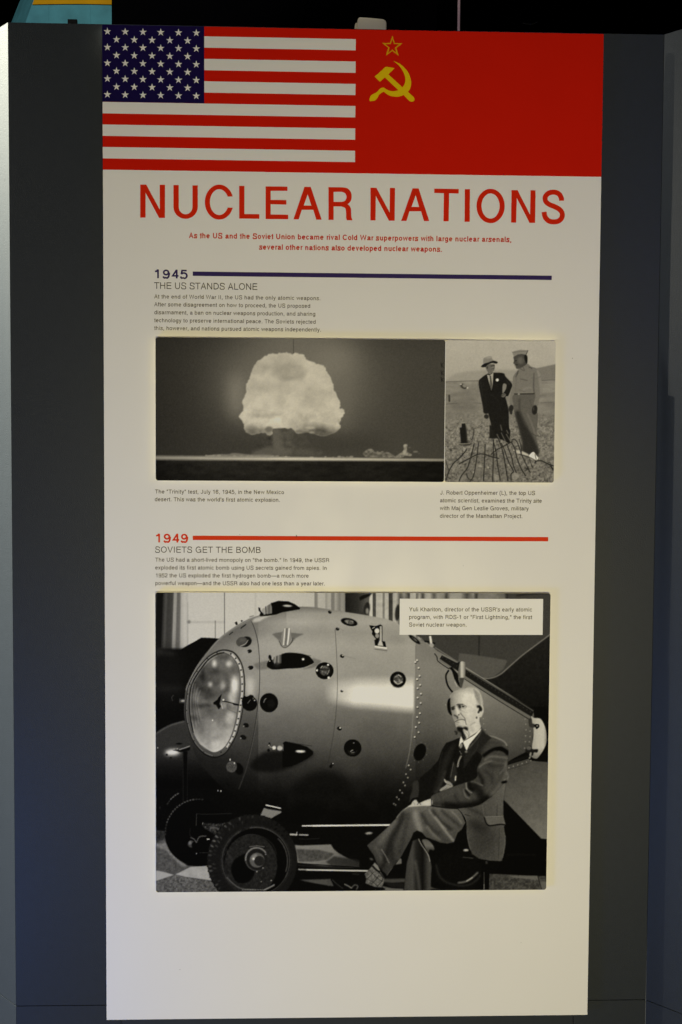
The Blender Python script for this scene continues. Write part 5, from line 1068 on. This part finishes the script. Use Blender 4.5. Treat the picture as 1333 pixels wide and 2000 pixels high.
    C.poly(J([(590, 480), (560, 580), (550, 700), (600, 715), (630, 650), (620, 560)]), 38, blur=1.2); C.line(J([(590, 500), (560, 650)]), 1.2, 100, alpha=.7, blur=.5); C.line(J([(690, 400), (650, 470), (636, 540)]), 2.6, 168, alpha=.85, blur=.7); C.line(J([(614, 645), (610, 690)]), 2, 215, blur=.5)
    # skirt of the coat with pocket
    m = C.poly(J([(890, 945), (1000, 870), (1080, 760), (1160, 700), (1150, 800), (1135, 900)]) + L([(797, 30), (797, 190), (822, 280), (803, 305), (818, 400), (818, 500), (800, 600), (780, 677), (650, 672), (535, 650), (460, 600), (425, 520), (405, 420), (402, 330), (392, 235), (345, 150), (305, 104), (450, 95), (560, 60)]), lambda X, Y: np.interp(Y, [1530, 1570, 1600, 1640, 1680], [76, 72, 66, 60, 62]) + np.interp(X, [905, 930, 960, 988], [8, 0, 4, 14]), sm=False, blur=.5)
    C.noise(3, 3, 56, mask=m)
    C.ell(*pt(L, 520, 300), 20, 10, 34, rot=25, alpha=.75, blur=5); C.ell(*pt(L, 600, 430), 20, 26, 44, alpha=.5, blur=8); C.line(L([(400, 95), (500, 140), (590, 185)]), 6, 40, alpha=.6, blur=2.6)
    C.line(L([(570, 70), (590, 190)]), 1, 120, alpha=.5, blur=.6); C.line(L([(730, 60), (728, 185)]), 1, 30, alpha=.6); C.poly(L([(588, 196), (690, 190), (795, 192), (820, 280), (760, 272), (650, 290), (615, 265)]), 88, sm=False, blur=.5); C.line(L([(590, 200), (612, 262), (648, 292), (760, 278), (818, 284)]), 2.4, 8, alpha=.9, blur=.5); C.line(L([(590, 195), (795, 190)]), 1, 130, alpha=.6)
    C.line(L([(380, 172), (430, 185)]), 1.2, 20, alpha=.8); C.line(L([(755, 320), (745, 650)]), 1, 40, alpha=.6); C.line(L([(818, 400), (815, 500), (790, 640)]), 1.6, 118, alpha=.6, blur=.6); C.line(L([(300, 104), (350, 160), (392, 240), (402, 330)]), 1.6, 8, alpha=.9); C.line(L([(308, 108), (356, 160), (397, 240), (406, 400), (440, 550)]), 1.1, 118, alpha=.6, blur=.5)
    # near sleeve
    m = C.poly(J([(930, 190), (1060, 228), (1140, 268), (1178, 320), (1185, 400), (1172, 560), (1175, 650), (1120, 740), (1050, 820), (960, 895), (890, 945), (830, 968), (720, 985), (600, 995), (380, 966), (352, 935), (350, 862), (450, 815), (560, 770), (650, 735), (750, 705), (800, 690), (850, 640), (845, 560), (900, 440), (860, 380), (820, 330)]), 62, blur=.5)
    def sf(pts, wd, v, al, bl):
        old = C.a.copy(); C.line(J(pts), wd, v, alpha=al, blur=bl); C.a = old + (C.a - old) * m
    sf([(900, 180), (850, 330), (800, 480), (700, 620)], 20, 24, .9, 5); sf([(1000, 250), (1100, 280), (1160, 330)], 7, 84, .6, 2.5); sf([(900, 330), (960, 260), (1040, 250)], 8, 62, .5, 3)
    sf([(920, 420), (1000, 365), (1080, 345), (1180, 385)], 6.5, 7, .95, 1.1); sf([(1060, 350), (1120, 345), (1178, 400)], 7, 7, .9, 1.0); sf([(930, 470), (1000, 430), (1130, 440), (1170, 450)], 4, 108, .7, 1.6); sf([(960, 520), (1020, 540), (1100, 530)], 7, 42, .7, 3)
    sf([(870, 545), (930, 500), (1000, 480)], 3.2, 110, .75, 1.2); sf([(850, 600), (900, 680), (905, 740)], 6, 20, .9, 2.4); sf([(1160, 500), (1150, 640), (1060, 780), (960, 880)], 5, 104, .6, 2.2); sf([(1080, 560), (1040, 680), (960, 780)], 9, 74, .5, 3.5)
    sf([(730, 715), (735, 780), (785, 822)], 2.4, 150, .85, .8); sf([(760, 720), (770, 770), (800, 790)], 8, 10, .9, 1.8); sf([(700, 790), (720, 860), (760, 885)], 2.4, 108, .8, 1.0); sf([(720, 800), (760, 850)], 4, 12, .8, 1.2)
    sf([(780, 700), (830, 715), (905, 745)], 3, 128, .75, 1.1); sf([(800, 740), (860, 790), (900, 880)], 14, 16, .85, 4); sf([(500, 960), (700, 970), (880, 935), (960, 880)], 13, 8, .9, 3.4); sf([(400, 880), (520, 830), (640, 780)], 10, 72, .5, 4)
    sf([(560, 800), (590, 860), (620, 920)], 2.4, 92, .6, 1.6); sf([(640, 780), (670, 840)], 3, 88, .6, 1.8); sf([(380, 940), (500, 950)], 6, 32, .7, 2.5); sf([(360, 880), (365, 930)], 3, 82, .7, 1.4)
    C.line(J([(1170, 600), (1180, 660), (1140, 690)]), 3, 120, alpha=.7, blur=1.2); C.ell(*pt(J, 1140, 708), 6, 2.6, 10, rot=-10, blur=.8)
    C.line(J([(925, 172), (980, 203), (1060, 230), (1138, 268), (1168, 310)]), 2.4, 146, alpha=.75, blur=.8); C.line(J([(900, 330), (1000, 275), (1120, 300)]), 4, 44, alpha=.6, blur=2); C.line(J([(880, 150), (860, 250), (790, 380), (740, 480)]), 1.6, 72, alpha=.6, blur=.9)
    sf([(930, 590), (1000, 640), (1010, 720)], 5, 40, .7, 2.2); sf([(990, 470), (1060, 500), (1150, 500)], 3, 88, .6, 1.6); sf([(600, 860), (640, 930), (700, 960)], 5, 30, .7, 2); sf([(440, 850), (470, 930)], 3, 46, .6, 1.6); sf([(1090, 620), (1140, 560), (1165, 470)], 2.4, 104, .6, 1.2); C.line(J([(352, 935), (380, 968), (600, 996), (640, 990)]), 1.4, 8, alpha=.8)
    gm = gauss(C.cover(coat), 1); C.a += gm * fractal(C.h, C.w, 2.4, 71, 2) * 3.0; C.a += C.cover(leg) * fractal(C.h, C.w, 2.2, 72, 2) * 4.0
    # hands
    C.poly(J([(488, 675), (508, 690), (540, 700), (575, 728), (582, 758), (530, 780), (450, 808), (445, 785), (500, 745), (515, 725), (492, 705)]), 132, blur=.6); C.line(J([(520, 730), (560, 745)]), 1, 60, alpha=.7); C.line(J([(470, 800), (520, 770)]), 1, 60, alpha=.7); C.line(J([(490, 678), (510, 712)]), 1.4, 190, alpha=.8)
    C.poly(J([(95, 975), (130, 950), (150, 915), (185, 900), (215, 935), (290, 905), (350, 893), (352, 962), (250, 966), (150, 975)]), 172, blur=.6); C.line(J([(200, 950), (215, 935), (235, 950)]), 1.6, 60, alpha=.8); C.line(J([(150, 925), (170, 950)]), 1.2, 120, alpha=.6); C.line(J([(350, 893), (352, 960)]), 1.4, 20); C.ell(*pt(J, 300, 935), 8, 3.6, 192, alpha=.6, blur=1.5)
    # head
    C.poly(J([(885, 118), (950, 180), (1000, 230), (900, 330), (800, 420), (700, 560), (700, 420), (740, 340)]), 34, sm=False, blur=1)
    C.poly(J([(890, 112), (900, 150), (860, 230), (800, 300), (760, 330), (820, 260), (870, 180)]), 78, blur=1, alpha=.8); C.line(J([(900, 130), (950, 185)]), 2, 104, alpha=.6, blur=.8); C.line(J([(860, 260), (840, 350), (780, 420)]), 1.6, 60, alpha=.5, blur=.8); C.line(J([(800, 290), (760, 340)]), 2.4, 84, alpha=.7, blur=.8)
    hair = I([(262, 590), (256, 510), (300, 460), (350, 420), (450, 375), (550, 325), (650, 312), (750, 306), (850, 308), (930, 322), (1010, 385), (1070, 490), (1105, 600), (1124, 720), (1108, 780), (1040, 740), (960, 760), (900, 420), (640, 350), (480, 410), (330, 500)])
    C.poly(hair, lambda X, Y: np.interp(X, [880, 900, 925, 944], [140, 168, 172, 160]), blur=.6)
    face = I([(268, 620), (290, 520), (360, 440), (480, 395), (620, 352), (760, 350), (870, 395), (930, 480), (985, 570), (1000, 660), (985, 750), (1050, 740), (1110, 770), (1134, 850), (1128, 950), (1085, 1060), (1040, 1090), (1028, 1200), (1060, 1330), (1010, 1430), (880, 1520), (730, 1620), (620, 1695), (560, 1600), (530, 1450), (430, 1400), (412, 1330), (392, 1240), (375, 1180), (330, 1090), (308, 990), (278, 850)])
    m = C.poly(face, lambda X, Y: np.interp(X, [880, 888, 898, 912, 930, 944], [120, 146, 178, 196, 196, 178]) * np.interp(Y, [1345, 1360, 1400, 1440], [.94, 1, 1, .97]), blur=.6)
    def hf(pts, wd, v, al=1., bl=.5):
        old = C.a.copy(); C.line(I(pts), wd, v, alpha=al, blur=bl); C.a = old + (C.a - old) * gauss(m, .6)
    for k in range(22):
        a = 905 + k * 8; C.line(I([(a - 40, 335 + k * 8), (a - 5, 420 + k * 15), (a + 12 - k, 540 + k * 11)]), 2.0, 190 if k % 3 == 0 else 92 + (k * 37) % 40, alpha=.6, blur=.6)
    for k in range(14):
        a = 300 + k * 46; t_ = 470 - 170 * math.sin((k + 1) / 15 * 2.2); C.line(I([(a - 30, t_ + 30), (a + 20, t_ - 12), (a + 60, t_ - 2)]), 1.1, 104 + (k * 53) % 60, alpha=.6, blur=.5)
    C.poly(I([(880, 400), (930, 400), (990, 520), (1010, 640), (975, 720), (950, 600), (915, 480)]), 128, alpha=.6, blur=1.2)
    hf([(270, 640), (290, 800), (320, 980), (370, 1150)], 3, 130, .7, 1.2); hf([(300, 560), (400, 520), (420, 640)], 4, 172, .4, 2)
    C.ell(*pt(I, 345, 850), 4.0, 3.4, 34, rot=-35, blur=.7); hf([(300, 830), (380, 790)], 2.4, 44, .9, .6); hf([(330, 920), (370, 900)], 1.4, 120, .7)
    hf([(440, 752), (500, 742), (590, 745)], 2.2, 52, .9, .6); C.ell(*pt(I, 510, 800), 3.0, 4.0, 48, rot=-20, blur=.8); C.ell(*pt(I, 618, 795), 4.8, 2.6, 168, blur=.5); hf([(560, 775), (620, 760), (690, 800)], 1.2, 78, .8, .4); C.ell(*pt(I, 600, 803), 2.5, 1.4, 16, blur=.4); hf([(550, 840), (620, 850), (680, 825)], 1.2, 118, .7, .5); hf([(540, 870), (620, 935), (720, 970)], 1.3, 140, .6, .8)
    hf([(455, 780), (490, 840), (530, 890)], 1.8, 78, .8, .8); hf([(390, 780), (380, 900), (400, 1000)], 2.4, 150, .5, 1); C.ell(*pt(I, 440, 900), 3, 8, 214, rot=-8, alpha=.6, blur=1.2)
    hf([(375, 1025), (410, 1045), (450, 1070), (455, 1110)], 3.0, 46, .9, .7); C.ell(*pt(I, 488, 1015), 1.5, 1.1, 50, blur=.4); hf([(520, 990), (545, 1000)], 1.4, 110, .7)
    hf([(535, 965), (585, 1040), (640, 1100), (662, 1180), (683, 1270)], 1.4, 56, .85, .5); hf([(385, 1205), (440, 1165), (520, 1142), (600, 1138), (645, 1156)], 1.4, 44, .9, .5); hf([(440, 1205), (500, 1212)], 1.6, 96, .8, .6); hf([(520, 1080), (560, 1100)], 3, 160, .6, 1)
    hf([(400, 1250), (500, 1290), (620, 1310)], 2, 130, .6, 1); C.ell(*pt(I, 540, 1240), 5, 3, 196, alpha=.6, blur=1)
    C.poly(I([(425, 1350), (470, 1320), (530, 1325), (600, 1345), (650, 1322), (728, 1345), (732, 1385), (722, 1430), (672, 1410), (598, 1380), (618, 1480), (680, 1612), (620, 1692), (560, 1600), (530, 1480), (450, 1425)]), 20, blur=1.1); hf([(610, 1560), (660, 1640)], 1.6, 90, .6, .5)
    hf([(640, 1440), (700, 1500), (760, 1600)], 1.6, 130, .7, .7); hf([(740, 1450), (760, 1530), (740, 1590)], 2, 96, .7, .9); hf([(790, 1290), (850, 1240), (910, 1215)], 2, 120, .7, 1); hf([(820, 1360), (860, 1440)], 4, 168, .6, 1.6); hf([(700, 1250), (760, 1420)], 2, 158, .5, 1)
    C.poly(I([(955, 775), (990, 765), (1040, 768), (1078, 810), (1098, 880), (1075, 930), (1040, 925), (1010, 975), (975, 962), (1000, 900), (1010, 850), (960, 830)]), 28, blur=.6); C.ell(*pt(I, 950, 1088), 1.4, 2.0, 50, blur=.5); C.line(I([(985, 820), (1000, 870)]), 1.2, 150, alpha=.7); C.line(I([(1035, 1080), (1040, 1200)]), 1.4, 70, alpha=.6)
    for q in (0, 45, 90): hf([(470, 560 + q), (600, 540 + q), (760, 570 + q)], 1.2, 176, .5, .8)
    hf([(900, 420), (950, 560), (970, 700), (940, 800)], 3, 156, .6, 1.4); hf([(760, 900), (820, 1000), (820, 1100)], 6, 186, .5, 2.5); C.ell(*pt(I, 700, 560), 12, 8, 208, alpha=.6, blur=3)
    C.a += gauss(m, 1) * (fractal(C.h, C.w, 4, 81, 3) * 6)
    for x_, y_, rx_, ry_, v_, al_ in ((470, 1240, 8, 5, 146, .55), (400, 1100, 5, 6, 120, .55), (360, 950, 4, 7, 132, .45), (820, 1380, 8, 9, 158, .5), (600, 1230, 5, 5, 160, .4), (640, 900, 5, 4, 172, .4), (470, 520, 10, 5, 176, .4)):
        cx_, cy_ = pt(I, x_, y_); mm = gauss(np.clip(1.3 * (1 - np.hypot((C.X - cx_) / rx_, (C.Y - cy_) / ry_)), 0, 1), 1.6) * al_ * gauss(m, 1); C.a = C.a * (1 - mm) + v_ * mm
    hf([(560, 950), (640, 1010), (740, 1180), (720, 1300)], 4, 164, .5, 2.2); hf([(900, 860), (900, 1000), (860, 1160), (780, 1270)], 5, 150, .45, 2.8); hf([(430, 1130), (520, 1110), (600, 1120)], 2, 140, .5, .8); hf([(350, 470), (420, 430), (560, 380), (720, 365), (850, 410)], 3, 150, .6, 1.6)
    C.line(I([(395, 1450), (440, 1480), (420, 1520)]), 3, 16, alpha=.8, blur=.8)
    # collar and tie
    C.poly(I([(488, 1830), (520, 1650), (545, 1570), (600, 1690), (640, 1690), (760, 1620), (900, 1530), (1075, 1365), (1050, 1440), (900, 1620), (770, 1780), (690, 1955), (600, 1745), (575, 1735), (520, 1850)]), 208, sm=False, blur=.5)
    C.line(I([(690, 1640), (620, 1700), (590, 1740)]), 1.4, 110, alpha=.7); C.poly(I([(490, 1870), (560, 1740), (600, 1750), (665, 1930), (700, 2010), (640, 2100), (540, 2080)]), 26, sm=False, blur=.5); C.ell(*pt(I, 545, 1820), 3, 5, 128, rot=15, blur=.8); C.line(I([(510, 1960), (560, 2040)]), 1, 150, alpha=.7); C.ell(*pt(I, 680, 1975), 2.6, 2.2, 130, alpha=.8, blur=.8); C.line(I([(600, 1760), (640, 1890)]), 1, 60)
    C.noise(4.2, 1.4, 60, octaves=2)
    C.a += (C.a > 30) * fractal(C.h, C.w, 2.6, 61, 2) * 1.8
    C.a = (C.a - 8) * 1.05
    C.a = np.clip(C.a, 3, 235)
    return C
#@@ENDPAINT

def photo_board(name, label, corners, y):
    """raised board with rounded corners; corners = left, right, top-left, bottom-left, top-right, bottom-right in photograph pixels"""
    x0, z0, x1, z1 = pixrect(*corners, y=y)
    root = empty(name, ((x0 + x1) / 2, y, z0)); tag(root, label, 'photo board', 'raised photo boards')
    prism('mount_board', rounded(x0, z0, x1, z1, 0.003), y + 0.0005, -0.0002, M_EDGE, root)
    return root, (x0, z0, x1, z1)
for mx, my, mw_, mh_ in ((579.5, 1047, 1.1, 4.5), (469, 1044, 1.0, 1.0), (1018, 1841, .9, .9), (352, 1893, 1.2, .8), (905, 1105, .8, .8), (1118, 700, .9, 1.6)):
    a_, b_ = P(mx - mw_ / 2, my + mh_ / 2), P(mx + mw_ / 2, my - mh_ / 2)
    flat('scuff_mark', [[rect(a_[0], a_[1], b_[0], b_[1])]], YP * 2.5, M_INK2, panel)
b1, r1 = photo_board('photo_board', 'wide raised board with the mushroom cloud and two men prints, above the 1949 rule', (304.6, 1084, 660.3, 939.2, 664.5, 941.8), YB)
C1 = paint_explosion(); C2 = paint_site()
xs = P(869.6, 800, YB)[0]
print_mesh('cloud_print', C1, r1[0], r1[1], xs - 0.0006, r1[3], YB, b1, 0.00102, 178, (1.0, 0.95, 0.84), 0.003)
print_mesh('site_print', C2, xs + 0.0006, r1[1], r1[2], r1[3], YB, b1, 0.00102, 172, (1.0, 0.96, 0.88), 0.003)
flat('white_gutter', [[rect(xs - 0.0006, r1[1], xs + 0.0006, r1[3])]], YB, M_LABEL, b1)
b2, r2 = photo_board('photo_board', 'large raised board printed with a seated man in front of a round bomb', (304.6, 1071, 1157.5, 1739.5, 1158.5, 1741), YB)
r2 = (P(304.6, 1400, YB)[0], r2[1], P(1071.5, 1450, YB)[0], r2[3])
C3 = paint_bomb()
print_mesh('bomb_print', C3, r2[0], r2[1], r2[2], r2[3], YB, b2, 0.00102, 196, (1.0, 0.985, 0.95), 0.003)
lr = pixrect(781, 1060.7, 1169.2, 1239.8, 1169.8, 1240, y=YB)
lab = flat('caption_label', [[rect(*lr)]], YB - 0.0004, M_LABEL, b2)
for s, x0, y0, x1 in (("Yuli Khariton, director of the USSR's early atomic", 799.6, 1194, 1039.3), ('program, with RDS-1 or "First Lightning," the first', 799.4, 1208.9, 1039.2), ('Soviet nuclear weapon.', 799.3, 1223.8, 912)):
    o = TL('caption_lettering', s, x0, y0, x1, y0, 7.7, 98, M_INK, None, y=YB, yp=YB - 0.0008)
    o.parent = lab; o.matrix_parent_inverse = Matrix()
